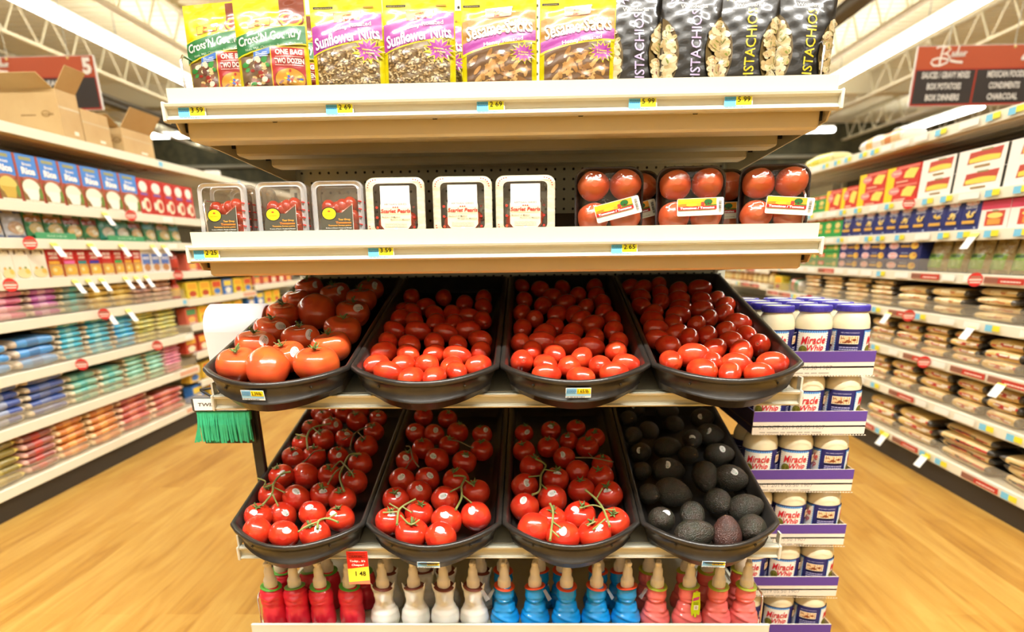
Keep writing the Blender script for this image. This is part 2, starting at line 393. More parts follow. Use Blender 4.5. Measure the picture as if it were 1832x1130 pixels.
# ---------------------------------------------------------------- the end display shelving
ALM = M('almond_shelf_enamel', (.60, .58, .46), .36, bump=(90, .04, .001))
ALMD = M('almond_shelf_shaded', (.62, .54, .37), .45)  # same enamel with the shade of the undersides put into the colour
HOLE = M('dark_hole', (.012, .01, .008), .8)
CHROME = M('chrome_wire', (.78, .74, .70), .18, metal=1)
KICK = M('black_kickplate', (.022, .017, .012), .55)
PALECAP = M('rail_end_cap', (.66, .64, .54), .4)
BK = .70                                  # how far back the peg panel stands
HW = .61                                  # half width of the display
RAILS = [1.283, 1.041, .751, .407]        # underside of the four price rails
TILT = radians(12)
unit = thing('shelving_unit', 'almond metal end display shelving holding nuts and tomatoes', 'shelving unit', (0, 0, 0))
b = MB(); b.box(-HW, BK+.005, .05, HW, BK+.02, 1.68, ALM)
z = .10
a = Art(b, flat((0, BK+.0045, 0)), 0, 0); vs = []; fs = []
while z < 1.66:
    for i in range(47):
        x = -.5842+i*.0254; k = len(vs); vs += [(x+.0036*cos(pi*q/4), z+.0036*sin(pi*q/4)) for q in range(8)]; fs.append(tuple(range(k, k+8)))
    z += .0254
a.put(vs, fs, HOLE); b.build('peg_panel', unit)
for s in (-1, 1):
    b = MB(); b.box(s*(HW-.006)-.016, BK-.008, 0, s*(HW-.006)+.016, BK+.04, 1.70, ALM, .002)
    for i in range(66): b.box(s*(HW-.006)-.004, BK-.0085, .06+i*.0254, s*(HW-.006)+.004, BK-.0075, .075+i*.0254, HOLE)
    b.build('upright', unit)
def rail_mesh(hw, h=.0302):
    b = MB()
    prof = [(.012, 0), (-.004, .0), (-.0085, .003), (-.008, .0045), (-.001, .006), (.001, .012), (.001, h-.009), (-.008, h-.006), (-.009, h-.002), (-.005, h), (.012, h)]
    b.prism(prof, -hw+.006, hw-.006, ALM, axis=0)
    for s in (-1, 1): b.box(min(s*hw, s*(hw-.006)), -.0115, -.0015, max(s*hw, s*(hw-.006)), .013, h+.0015, PALECAP, .002)
    return b
def fence_mesh(L, h, n=4):
    b = MB(); r = .0018
    b.tube([(0, 0, 0), (0, 0, h-.01), (0, .01, h), (0, L-.01, h), (0, L, h-.01), (0, L, 0)], r*1.25, CHROME, 8)
    for i in range(1, n): b.tube([(0, L*i/n, 0), (0, L*i/n, h)], r, CHROME, 6)
    b.tube([(0, 0, .004), (0, L, .004)], r, CHROME, 6); return b
for k, zb in enumerate(RAILS):
    flatdeck = k < 2
    b = MB()
    if flatdeck:
        b.box(-HW+.012, .012, zb+.031, HW-.012, BK, zb+.039, ALM); b.box(-HW+.006, .009, zb+.0302, HW-.006, .013, zb+.056, ALM)
        for j, (y0, y1) in enumerate(((.034, .10), (.245, .31), (.45, .515))):
            b.box(-HW+.022+j*.004, y0, zb-.026, HW-.022-j*.004, y1, zb+.031, ALMD, .004); b.box(-HW+.0135, y0+.012, zb-.010, -HW+.024, y0+.016, zb+.035, HOLE); b.box(HW-.024, y0+.012, zb-.010, HW-.0135, y0+.016, zb+.035, HOLE)
            for q in (-.42, -.12, .15, .36): b.ell((q-.05*j*(1 if q > 0 else -1), y0-.0002, zb+.004), .0055, .0012, .0028, HOLE, 8, 4)
    else:
        ca, sa = cos(TILT), sin(TILT)
        b.box(-HW+.012, .012, zb+.026, HW-.012, .03, zb+.0316, ALM)
        X = Matrix.Translation((0, .012, zb+.024)) @ Matrix.Rotation(TILT, 4, 'X')
        b.box(-HW+.012, 0, -.003, HW-.012, .69, .004, ALM, X=X)
        for y0, y1 in ((.03, .24), (.30, .52)): b.box(-HW+.03, y0, -.016, HW-.03, y1, -.003, ALMD, .003, X=X)
        b.box(-HW, .0, zb+.0302, -HW+.004, .02, zb+.056, PALECAP); b.box(HW-.004, 0, zb+.0302, HW, .02, zb+.056, PALECAP)
    sh = b.build('shelf', unit)
    rail_mesh(HW).build('price_rail', sh, (0, 0, zb))
    for s in (-1, 1):
        b = MB(); xo = s*(HW-.011)
        if flatdeck: pts = [(.014, zb+.004), (.03, zb-.014), (BK, zb-.045), (BK, zb+.031), (.014, zb+.031)]
        else: pts = [(.02, zb+.004), (BK, zb+.06), (BK, zb+.155), (.02, zb+.022)]
        b.prism(pts, xo-.0015, xo+.0015, ALMD, axis=0)
        b.build('bracket', sh)
    if flatdeck:
        for s in (-1, 1): fence_mesh(.55, .075, 6).build('wire_fence', sh, (s*(HW-.03), .035, zb+.039))
b = MB(); b.box(-HW, 0, .199, HW, BK, .209, ALM); b.box(-HW, -.004, .15, HW, .004, .238, ALM, .003)
base = b.build('base_shelf', unit)
for s in (-1, 1): fence_mesh(.50, .085, 6).build('wire_fence', base, (s*(HW-.012), .03, .209))
b = MB(); b.box(-HW+.01, .03, 0, HW-.01, BK, .199, KICK); b.build('kickplate', unit)

# ---------------------------------------------------------------- price tags in the rails
def price_tag(label, price, loc, w=.050, h=.0235, tilt=0, rotz=0, basket=False):
    t = thing('price_tag', label, 'price tag', loc, 0, 'shelf price tags'); t.rotation_euler = (tilt, 0, rotz)
    b = MB(); b.box(-w/2, -.0004, -h/2, w/2, .0004, h/2, M('tag_paper', (.92, .92, .90), .5))
    a = Art(b, flat((-w/2, -.0005, -h/2)), .0002, .00015)
    if basket:
        a.rect(0, h*.18, w*.98, h*.45, '8fc0dc'); a.rect(.001, h*.40, w*.46, h, '86b9da'); a.rect(w*.44, h*.42, w*.98, h*.96, 'f2d51e')
    else:
        a.rect(0, 0, w, h*.24, 'a7dff0'); a.rect(0, h*.16, w*.42, h, '6cc4ec'); a.rect(w*.41, h*.24, w*.97, h, 'eded2a')
    a.lines(w*.03, h*.5, w*.40, h*.9, 3, '2f7fb8', .5, 5); a.lines(w*.03, h*.04, w*.75, h*.2, 1, '6f7f88', .5, 6)
    a.text(w*.69, h*.68 if basket else h*.62, price, '15140c', h=h*.36, w=w*.44, bold=.012)
    b.build('paper_label', t); return t
def rail_tag(label, price, px, k, gap):
    zb = RAILS[k]; price_tag(label, price, (xat(px, -.002, zb+.016), -.0025, zb+.0155), tilt=-.06)
rail_tag('price tag 3.59 in the top rail, below the trail mix bags', '3 59', 344, 0, 1)
rail_tag('price tag 2.69 in the top rail, below the sunflower nuts', '2 69', 608, 0, 1)
rail_tag('price tag 2.69 in the top rail, below the sesame sticks', '2 69', 878, 0, 1)
rail_tag('price tag 5.99 below the pistachio bags with lilac lettering', '5 99', 1150, 0, 1)
rail_tag('price tag 5.99 below the pistachio bags with yellow lettering', '5 99', 1321, 0, 1)
rail_tag('price tag 2.25 below the teardrop tomato boxes', '2 25', 370, 1, 1)
rail_tag('price tag 3.59 below the white-topped pearl tomato trays', '3.59', 682, 1, 0)
rail_tag('price tag 2.65 below the wrapped four-tomato trays', '2.65', 1117, 1, 0)
# the red and yellow special-offer tag hanging under the lower tray shelf
P0 = atY(641, 1015, -.012)
t = thing('sale_tag', 'red and yellow sale tag priced 1.48, hanging above the soap bottles', 'price tag', P0)
b = MB(); w, h = .048, .082; b.box(-w/2, -.0005, -h/2, w/2, .0005, h/2, M('tag_paper', (.92, .92, .90), .5))
a = Art(b, flat((-w/2, -.0006, -h/2)), .0002, .00015)
a.rect(0, 0, w, h, 'e02a22'); a.band(0, w, lambda x: h*.47+x*.12, lambda x: h*.06+x*.1, 'f2ee4a', 6); a.band(0, w, lambda x: h*.06+x*.1, lambda x: 0, 'e88a6a', 6)
a.lines(w*.1, h*.80, w*.9, h*.97, 3, '8c1512', .4, 4); a.bars(w*.22, h*.83, w*.75, h*.88, '5a0f0c')
a.text(w*.5, h*.70, 'Today... It\u2019s', 'ffffff', w=w*.74, h=h*.085, bold=.03, shear=.2); a.text(w*.5, h*.585, 'Cheaper!', 'ffffff', w=w*.58, h=h*.085, bold=.03, shear=.2)
a.text(w*.60, h*.33, '1 48', '23230f', w=w*.48, h=h*.14, bold=.01); b.build('printed_card', t)
# ---------------------------------------------------------------- pouches of nuts on the top shelf
def pouch(name, w, h, bulge, base, paint, seed, top=.86, lean=0):
    r = random.Random(seed); ph = [r.uniform(0, 6) for _ in range(6)]
    def D(u, v):
        s = min(max(u/w, 0), 1); q = min(max(v/h, 0), 1)
        e = min(1, q/.10)**.6 * (max(0, 1-(q/top)**3.2) if q < top else 0)
        c = .0005*(sin(u*190+ph[0]+v*60)+sin(v*210+ph[1]-u*90)+sin((u+v)*150+ph[2]))*min(1, 12*s*(1-s))
        return bulge*(4*s*(1-s))**.55*e + c*(1 if q < top else .5) + .001
    b = MB(); nx, nz = 26, 42
    for sg in (-1, 1):
        vs = [(w*i/nx-w/2, (-D(w*i/nx, h*j/nz) if sg < 0 else .8*D(w-w*i/nx, h*j/nz)), h*j/nz) for j in range(nz+1) for i in range(nx+1)]
        fs = [(j*(nx+1)+i, j*(nx+1)+i+1, (j+1)*(nx+1)+i+1, (j+1)*(nx+1)+i)[::-sg] for j in range(nz) for i in range(nx)]
        b.add(vs, fs, ink(base, True), True)
    rim = [(i, 0) for i in range(nx+1)]+[(nx, j) for j in range(1, nz+1)]+[(i, nz) for i in range(nx-1, -1, -1)]+[(0, j) for j in range(nz-1, 0, -1)]
    rf = [(w*i/nx-w/2, -D(w*i/nx, h*j/nz), h*j/nz) for i, j in rim]; rb = [(w*i/nx-w/2, .8*D(w-w*i/nx, h*j/nz), h*j/nz) for i, j in rim]
    b.loft([rb, rf], ink(base, True), True)
    a = Art(b, lambda u, v, l: (u-w/2, -D(u, v)-l, v), .0005, .00028, .0055, True)
    paint(a, w, h, r); return b.mesh(name)
def clip_in(p, w, h): return [(min(max(x, .002), w-.002), min(max(y, .002), h-.002)) for x, y in p]
def grains(a, r, x0, y0, x1, y1, n, l, wd, cols, keep=lambda x, y: True):
    for c in cols:
        vs = []; fs = []
        for _ in range(n//len(cols)):
            x, y = r.uniform(x0, x1), r.uniform(y0, y1)
            if not keep(x, y): continue
            t = r.uniform(0, pi); k = len(vs)
            vs += [(x+l*cos(q*pi/4)*cos(t)-wd*sin(q*pi/4)*sin(t), y+l*cos(q*pi/4)*sin(t)+wd*sin(q*pi/4)*cos(t)) for q in range(8)]; fs.append(tuple(range(k, k+8)))
        a.put(vs, fs, c)
def logo(a, x, y, s=1.0):
    a.fan([(x-.026*s, y-.014*s), (x+.024*s, y-.008*s), (x+.027*s, y+.016*s), (x-.027*s, y+.011*s)], 'a5401e'); a.fan([(x-.0245*s, y-.0125*s), (x+.0225*s, y-.0067*s), (x+.0254*s, y+.0143*s), (x-.0254*s, y+.0095*s)], 'f6d21a')
    a.text(x, y+.0055*s, 'Snak', 'b8361c', h=.0075*s, bold=.03, shear=.2, rot=.1); a.text(x+.001, y-.0050*s, 'Sense', 'b8361c', h=.0078*s, bold=.03, shear=.2, rot=.1)
def paint_trail(a, w, h, r):
    st0 = a.st
    a.rect(w*.64, h*.80, w-.002, h-.004, '8a3a18')
    logo(a, w*.36, h*.735, .9)
    a.ell(w*.80, h*.765, .026, .020, '8e2c14'); a.ell(w*.80, h*.765, .023, .017, 'f0c81a'); a.ell(w*.80, h*.765, .018, .012, 'a83a1a'); a.text(w*.80, h*.77, 'Eat Right', 'fbe9b0', w=.034, bold=.02, rot=.12)
    a.band(.002, w-.002, lambda x: h*.61+.30*x-.9*x*x, lambda x: h*.385+.36*x-1.0*x*x, 'f2e21c'); a.band(.002, w-.002, lambda x: h*.60+.30*x-.9*x*x, lambda x: h*.40+.36*x-1.0*x*x, '1f7a3c')
    a.text(w*.50, h*.575, 'Cross\u2019N Country', 'f6f7ee', w=w*.90, h=.030, bold=.025, shear=.22, rot=.17)
    a.text(w*.55, h*.490, 'Nuts, Milk Chocolate, Raisins, Cashews', 'd5e8c8', w=w*.80, h=.0075, rot=.15)
    a.rect(.010, .006, w*.52, h*.395, '7a5f42')
    a.hold()
    for c in ('e8d9b4', '5a2a18', '8d4f2a', 'd9b877', 'a32a22', '3f9a46', 'efe3c8'):
        for _ in range(7):
            x, y = r.uniform(.018, w*.50-.006), r.uniform(.012, h*.37); s = r.uniform(.005, .0085); a.ell(x, y, s, s*r.uniform(.6, .95), c, 9, r.uniform(0, 3))
    a.hold(st0)
    a.l += .0003; a.fan([(w*.26, h*.35), (w*.50, h*.41), (w*.50, h*.475), (w*.27, h*.43)], '3a73c4'); a.lines(w*.30, h*.385, w*.47, h*.44, 3, 'dfe9f5')
    a.rect(w*.505, .004, w-.006, h*.475, 'f2c22a'); a.rect(w*.52, .004, w-.006, h*.467, 'b8281f')
    a.text(w*.755, h*.425, 'ONE BAG', 'fbf3ea', w=w*.36, h=.0135, bold=.04); a.rect(w*.57, h*.375, w*.70, h*.380, 'f3dccb'); a.rect(w*.81, h*.375, w*.94, h*.380, 'f3dccb'); a.text(w*.755, h*.378, 'MAKES', 'f0cfc0', h=.004)
    a.text(w*.755, h*.335, 'TWO DOZEN', 'fbf3ea', w=w*.39, h=.0135, bold=.04); a.rect(w*.57, h*.290, w*.68, h*.295, 'f3dccb'); a.rect(w*.83, h*.290, w*.94, h*.295, 'f3dccb'); a.text(w*.755, h*.293, 'COOKIES', 'f0cfc0', h=.004)
    a.ell(w*.755, h*.145, .030, .029, '7d3a12', 26); a.ell(w*.755, h*.148, .0285, .0275, 'd89a2e', 26)
    a.hold()
    for c in ('6b2d12', 'c4352a', 'f3e2b0', '3d62b8', 'f0d428', '8a4a1c'):
        for _ in range(4):
            t, q = r.uniform(0, 6.28), r.uniform(.003, .022); a.ell(w*.755+q*cos(t), h*.148+q*sin(t), .0038, .0026, c, 8, t)
def paint_sun(a, w, h, r):
    a.rect(w*.05, h*.885, w*.32, h*.905, '2c2414'); a.lines(w*.07, h*.888, w*.30, h*.903, 1, 'b9a86a'); a.rect(w*.74, h*.885, w*.88, h*.90, 'c59a1e')
    f = lambda x: h*.60+.42*x-1.15*x*x
    a.band(.002, w-.002, lambda x: h*.70+.42*x-1.3*x*x, lambda x: f(x)-h*.20, 'f2e21c'); a.band(.002, w-.002, lambda x: h*.695+.40*x-1.3*x*x, lambda x: f(x)-h*.185, 'b23aa6')
    logo(a, w*.52, h*.790, 1.05)
    a.text(w*.57, h*.675, 'Honey Roasted', 'f7ecf5', w=w*.58, h=.0135, bold=.02, shear=.15, rot=.20, arc=.003)
    a.text(w*.50, h*.565, 'Sunflower Nuts', 'fbf7f6', w=w*.92, h=.030, bold=.025, shear=.2, rot=.19, arc=.004)
    win = lambda x, y: .012+.004*sin(y*60) < x < w-.012 and y < f(x)-h*.215
    a.band(.010, w-.010, lambda x: f(x)-h*.205, lambda x: .004, '84693c')
    grains(a, r, .012, .008, w-.012, h*.44, 760, .0034, .0018, ('c9a86c', '7d5e33', 'b8935a', '6e5430', 'd8bf8c'), lambda x, y: y < f(x)-h*.22)
    a.star(w*.80, h*.43, .020, .034, 13, 'f2e21c'); a.star(w*.80, h*.43, .017, .028, 13, 'b23aa6'); a.text(w*.80, h*.44, 'Vitamin E', 'f6e05a', w=.026, bold=.03); a.text(w*.80, h*.405, '& Folate', 'f6e05a', w=.022, bold=.03)
def paint_sesame(a, w, h, r):
    a.rect(w*.03, h*.905, w*.25, h*.925, '2c2414'); a.lines(w*.05, h*.908, w*.23, h*.922, 1, 'b9a86a')
    f = lambda x: h*.43+.36*x-.95*x*x
    a.band(.002, w-.002, lambda x: h*.745+.36*x-1.2*x*x, lambda x: f(x)+h*.06, 'c08a2c')
    a.band(.002, w-.002, lambda x: f(x)+h*.085, lambda x: f(x)-h*.025, 'b23aa6'); a.band(.002, w-.002, lambda x: f(x)-h*.025, lambda x: f(x)-h*.05, 'f2e21c')
    logo(a, w*.50, h*.835, 1.0)
    a.text(w*.50, h*.655, 'Sesame Sticks', 'fbf7ea', w=w*.90, h=.036, bold=.025, shear=.22, rot=.17, arc=.003)
    a.text(w*.56, h*.515, 'Honey Roasted', 'f7ecf5', w=w*.54, h=.0125, bold=.02, shear=.15, rot=.20)
    a.band(.010, w-.010, lambda x: f(x)-h*.05, lambda x: .004, '6e4a22')
    st0 = a.st; a.hold()
    for c in ('c99852', '8a5a26', 'b57f3a', 'd8ad66', '9c6a30', 'c48e48'):
        for _ in range(11):
            x, y = r.uniform(.022, w-.022), r.uniform(.010, h*.40)
            if y > f(x)-h*.10: continue
            a.ell(x, y, r.uniform(.011, .016), .0042, c, 12, r.uniform(0, pi))
    a.hold(st0); a.l += .0003
    a.star(w*.82, h*.395, .016, .028, 13, 'f2e21c'); a.star(w*.82, h*.395, .0135, .023, 13, 'b23aa6'); a.text(w*.82, h*.405, '0 Grams', 'f6e05a', w=.020, bold=.03); a.text(w*.82, h*.378, 'Trans Fat', 'f6e05a', w=.020, bold=.03)
def paint_pist(c):
    def f(a, w, h, r):
        a.text(w*.52, h*.735, 'Wonderful', 'f2efe6', w=w*.44, bold=.012, shear=.03)
        a.star(w*.24, h*.865, .014, .026, 12, c); a.star(w*.20, h*.88, .008, .018, 10, 'f4f0fa' if c[0] == 'd' else 'f7f2c0')
        a.text(w*.56, h*.375, 'PISTACHIOS', c, w=h*.66, h=.021, bold=.008, rot=pi/2)
        a.text(w*.56, h*.02, 'NET WT 8 OZ (227g)', 'c9a24a', w=w*.34)
        for s in (-1, 1):
            X = lambda y: .034*(max(0, 1-((y-h*.30)/(h*.345))**2))**.75
            ys = [h*.30-h*.34+h*.68*i/22 for i in range(23)]; ys = [max(y, .003) for y in ys]
            e = .001 if s < 0 else w-.001
            pts = [(e-s*X(y), y) for y in ys]; edge = [(e, y) for y in ys]
            a.hold(.00028); a.strip(pts if s < 0 else edge, edge if s < 0 else pts, '6e5a30'); a.hold(.00002)
            for k in range(70):
                y = r.uniform(.008, h*.60); xx = r.uniform(.004, .024)
                if xx+.006 > X(y): continue
                t = r.uniform(0, pi); x = e-s*xx; q = r.uniform(.0075, .0105)
                a.ell(x, y, q, q*.68, r.choice(('e3cf9c', 'd8bd84', 'efe0b6', 'cdb178')), 12, t)
                if k % 2: a.ell(x+.002, y, q*.8, q*.20, r.choice(('8f9a3e', '7a7d34', '9a5a4a')), 8, t)
    return f
DECK1 = RAILS[0]+.039
YEL = 'e8d800'
pm = {'trail': pouch('trail_mix_pouch', .145, .250, .022, YEL, paint_trail, 1), 'sun': pouch('sunflower_pouch', .145, .240, .022, YEL, paint_sun, 2),
      'ses': pouch('sesame_pouch', .150, .235, .022, YEL, paint_sesame, 3), 'pl': pouch('pistachio_pouch_lilac', .125, .262, .024, '15130f', paint_pist('d9c2ea'), 4), 'py': pouch('pistachio_pouch_yellow', .125, .262, .024, '15130f', paint_pist('ecd420'), 5)}
PSC = {'trail': (.905, .85, .66), 'sun': (.905, .85, .675), 'ses': (.91, .85, .66), 'pl': (.86, .80, .69), 'py': (.86, .80, .69)}
def put_pouch(kind, name, label, cat, px, y, rz=0, ry=0, rx=-.10, group=None):
    o = link(name, pm[kind]); o.location = (xat(px, y, DECK1+.03), y, DECK1+.004); o.scale = PSC[kind]; o.rotation_euler = (rx, ry, rz); tag(o, label, cat, group); return o
G1 = 'snack pouches on the top shelf'
put_pouch('trail', 'trail_mix_bag', 'green and yellow trail mix bag at the outer end of the top shelf', 'snack bag', 403, .075, -.10, -.03, group=G1)
put_pouch('trail', 'trail_mix_bag', 'green and yellow trail mix bag showing its whole front and round cookie picture', 'snack bag', 494, .050, .02, -.01, group=G1)
put_pouch('trail', 'trail_mix_bag', 'trail mix bag almost hidden, a sliver beside the sunflower nuts', 'snack bag', 517, .150, .05, group=G1)
put_pouch('sun', 'sunflower_nut_bag', 'purple banded sunflower nut bag next to the trail mix', 'snack bag', 628, .050, .02, -.01, group=G1)
put_pouch('sun', 'sunflower_nut_bag', 'purple banded sunflower nut bag next to the sesame sticks', 'snack bag', 752, .050, -.02, .01, group=G1)
put_pouch('sun', 'sunflower_nut_bag', 'sunflower nut bag standing behind the bag nearest the trail mix', 'snack bag', 664, .140, .02, group=G1)
put_pouch('sun', 'sunflower_nut_bag', 'sunflower nut bag peeping out beside the first sesame stick bag', 'snack bag', 776, .140, .0, group=G1)
put_pouch('ses', 'sesame_stick_bag', 'sesame stick bag next to the sunflower nuts', 'snack bag', 894, .050, 0, 0, group=G1)
put_pouch('ses', 'sesame_stick_bag', 'sesame stick bag touching the black pistachio bags', 'snack bag', 1031, .050, -.03, .01, group=G1)
put_pouch('pl', 'pistachio_bag', 'black pistachio bag with lilac lettering, next to the sesame sticks', 'snack bag', 1134, .065, .10, -.02, group=G1)
put_pouch('pl', 'pistachio_bag', 'black pistachio bag with lilac lettering, next to the yellow lettered ones', 'snack bag', 1233, .055, .0, .0, group=G1)
put_pouch('py', 'pistachio_bag', 'crumpled black pistachio bag with yellow lettering, in the middle of the pistachios', 'snack bag', 1328, .055, -.10, .02, group=G1)
put_pouch('py', 'pistachio_bag', 'black pistachio bag with yellow lettering leaning at the outer end', 'snack bag', 1428, .060, .06, .06, group=G1)
put_pouch('py', 'pistachio_bag', 'pistachio bag behind the two yellow lettered bags', 'snack bag', 1368, .150, .0, .03, group=G1)

# ---------------------------------------------------------------- packed tomatoes on the second shelf
DECK2 = RAILS[1]+.039
CLEAR = film('clear_clamshell', (.96, .95, .94), .10, .06, (40, .5, .004))
EDGE = film('highlight_flange', (.96, .95, .94), .25, .05, haze=.30)  # milky share imitates the bright highlights along the plastic edges
WRAP = film('cling_film', (.97, .97, .97), .05, .07, (38, .9, .006))
RED = M('tomato_red', (.56, .035, .012), .22, coat=.55, var=(16, (.66, .075, .018), .35, .7))
def rr(w, h, r, n=5, ox=0, oz=0):
    """rounded rectangle outline in x, z"""
    o = []
    for cx, cz, a0 in ((w/2-r, h/2-r, 0), (-w/2+r, h/2-r, pi/2), (-w/2+r, -h/2+r, pi), (w/2-r, -h/2+r, 1.5*pi)):
        o += [(cx+r*cos(a0+pi/2*i/n)+ox, cz+r*sin(a0+pi/2*i/n)+oz) for i in range(n+1)]
    return o
def yl(p, y): return [(x, y, z) for x, z in p]
def small_tomatoes(b, w, h, d, n, r0, rnd, z0):
    for i in range(n):
        for _ in range(20):
            x, z = rnd.uniform(-w/2+r0, w/2-r0), rnd.uniform(r0, h-r0)
            b.ell((x, rnd.uniform(r0, d-r0)-d/2, z0+z), r0, r0*.95, r0*rnd.uniform(.95, 1.25), RED, 12, 8); break
def clam_proto():
    w, h, d = .104, .124, .045; rnd = random.Random(3)
    t = thing('tomato_clamshell', 'x', 'tomato box')
    b = MB(); b.loft([yl(rr(w, h, .016, oz=h/2), -d/2+.004), yl(rr(w, h, .016, oz=h/2), -d/2+.007)], EDGE, True)
    b.loft([yl(rr(w, h, .016, oz=h/2), -d/2+.004), yl(rr(w-.006, h-.006, .014, oz=h/2), -d/2), yl(rr(w-.016, h-.016, .012, oz=h/2), -d/2+.003), yl(rr(w-.022, h-.022, .010, oz=h/2), -d/2+.001)], EDGE, False); b.add(yl(rr(w-.022, h-.022, .010, oz=h/2), -d/2+.001), [tuple(range(24))], CLEAR)
    b.loft([yl(rr(w, h, .016, oz=h/2), -d/2+.007), yl(rr(w-.012, h-.012, .014, oz=h/2), -d/2+.010), yl(rr(w-.02, h-.02, .016, oz=h/2), d/2)], CLEAR, False, False)
    b.add(yl(rr(w-.02, h-.02, .016, oz=h/2), d/2), [tuple(range(24))], CLEAR); b.build('clear_box', t)
    b = MB(); small_tomatoes(b, w-.022, (h-.02)*.80, d-.014, 30, .0150, rnd, .008); b.build('tomato_filling', t)['kind'] = 'stuff'
    b = MB(); a = Art(b, flat((-w/2, -d/2-.0004, 0)), .0001, .00015)
    g = '4b473a'; a.fan([(.016, .008), (.082, .008), (.082, .072), (.060, .055), (.050, .055), (.032, .060), (.016, .040)], g)
    a.ell(.034, .053, .0155, .0145, '2d2b22', 24); a.ell(.034, .053, .0135, .0125, 'ecd21c', 24); a.ell(.034, .058, .003, .002, 'c84a1c'); a.text(.034, .051, 'SunSelect', '6e5a10', w=.018)
    a.text(.064, .0395, 'Tear Drop', 'f0a63a', w=.024, bold=.02); a.text(.062, .0335, 'Tomatoes', 'f07f2a', w=.031, h=.0048, bold=.035); a.text(.054, .0270, 'Tomates forme poire', 'eda03a', w=.046, h=.004, bold=.02)
    a.text(.052, .0215, 'Product of Mexico / Produit du Mexique', 'f4f0e6', w=.052); a.rect(.012, .0095, .046, .0175, 'f6f4f0'); a.bars(.018, .0115, .030, .0155); a.text(.064, .0165, '283 g / 10 oz', 'f6f2ea', w=.020, bold=.02); a.text(.064, .0115, 'Calibre Gr. / Can No. 1', 'e9e4d8', w=.030)
    a.line([(.060, .0555), (.082, .0735), (.082, .010)], .0006, 'e8e2d0'); b.build('printed_label', t)
    b = MB()
    for i in range(4): b.tube([(w/2-.010, -d/2-.001, .030+.0165*i), (w/2-.0035, -d/2+.002, .0285+.0165*i), (w/2+.0005, -d/2+.010, .029+.0165*i)], .0016, M('red_vent_edge', (.55, .03, .02), .3), 6)
    b.build('vent_slot', t)
    return t
def tray_proto():
    w, h, d = .115, .122, .05; rnd = random.Random(5)
    t = thing('pearl_tomato_tray', 'x', 'tomato tray')
    WEAVE = M('wicker_print', (.46, .40, .27), .4, var=(60, (.60, .55, .43), .35, .65), stretch=(1, 1, 2.6))
    b = MB(); o, q = rr(w, h, .017, oz=h/2), rr(w-.030, h-.026, .010, oz=h/2)
    b.loft([yl(rr(w-.02, h-.02, .016, oz=h/2), d/2), yl(rr(w-.008, h-.008, .016, oz=h/2), -d/2+.006)], CLEAR, False); b.add(yl(rr(w-.02, h-.02, .016, oz=h/2), d/2), [tuple(range(24))], CLEAR)
    b.build('clear_tray', t)
    b = MB(); b.loft([yl(rr(w-.006, h-.006, .017, oz=h/2), -d/2+.008), yl(o, -d/2+.006), yl(o, -d/2+.004), yl(rr(w-.004, h-.004, .017, oz=h/2), -d/2+.002), yl(q, -d/2+.001)], WEAVE, True)
    a = Art(b, flat((-w/2, -d/2-.0002, 0)), .0005, .0002)
    for i in range(22):
        x, z = o[i % 24]
        a.ell(w/2+x*.90, z*.90+h*.05, .0014, .0014, 'c8442e', 8)
    b.build('printed_lid_border', t)
    b = MB(); b.add(yl(q, -d/2+.0005), [tuple(range(24))], film('lid_window', (.97, .95, .93), .07, .12, (26, .5, .006))); b.build('lid_window', t)
    b = MB(); small_tomatoes(b, w-.034, (h-.03)*.62, d-.016, 12, .0135, rnd, .010); b.build('tomato_filling', t)['kind'] = 'stuff'
    b = MB(); a = Art(b, flat((-w/2, -d/2, 0)), .0002, .00015)
    a.fan([(.028, .024), (.034, .016), (.046, .014), (.0575, .006), (.069, .014), (.081, .016), (.087, .024), (.087, .066), (.028, .066)], 'd8cdac')
    a.fan([(.029, .060), (.086, .060), (.086, .104), (.029, .104)], 'dcdad2')  # pale panel imitates the glare over the upper half of the lid
    a.text(.0575, .0665, 'ARTISAN SERIES', '6e6452', w=.044, h=.0042, bold=.015)
    for i in (-1, 0, 1): a.ell(.0575+i*.0042, .0605, .0017, .0015, 'c04a3a', 8)
    a.text(.0575, .0530, 'Scarlet Pearls', 'c2322a', w=.058, h=.0080, bold=.03, shear=.18); a.rect(.030, .0462, .085, .0470, 'd98a70')
    a.text(.048, .0405, 'PRODUCT OF MEXICO', '4b463c', w=.036, h=.0035, bold=.012); a.text(.066, .0350, 'PRODUIT DU MEXIQUE', '4b463c', w=.038, h=.0035, bold=.012)
    a.lines(.036, .021, .079, .030, 3, 'a9a290'); a.ell(.0575, .0165, .0036, .0022, '9fb2cc'); a.rect(.042, .0035, .070, .0085, 'f3f0ea'); a.bars(.047, .0045, .066, .0078)
    for i in range(3):
        for s, x in ((0, .0215), (1, .0935)): a.ell(x, .060-.0205*i, .0026, .0026, ('c4301f', '5a2a1c', 'c4301f', '8e1f16', 'cf4426', 'a02a1a')[i*2+s], 12)
    b.build('printed_label', t); return t
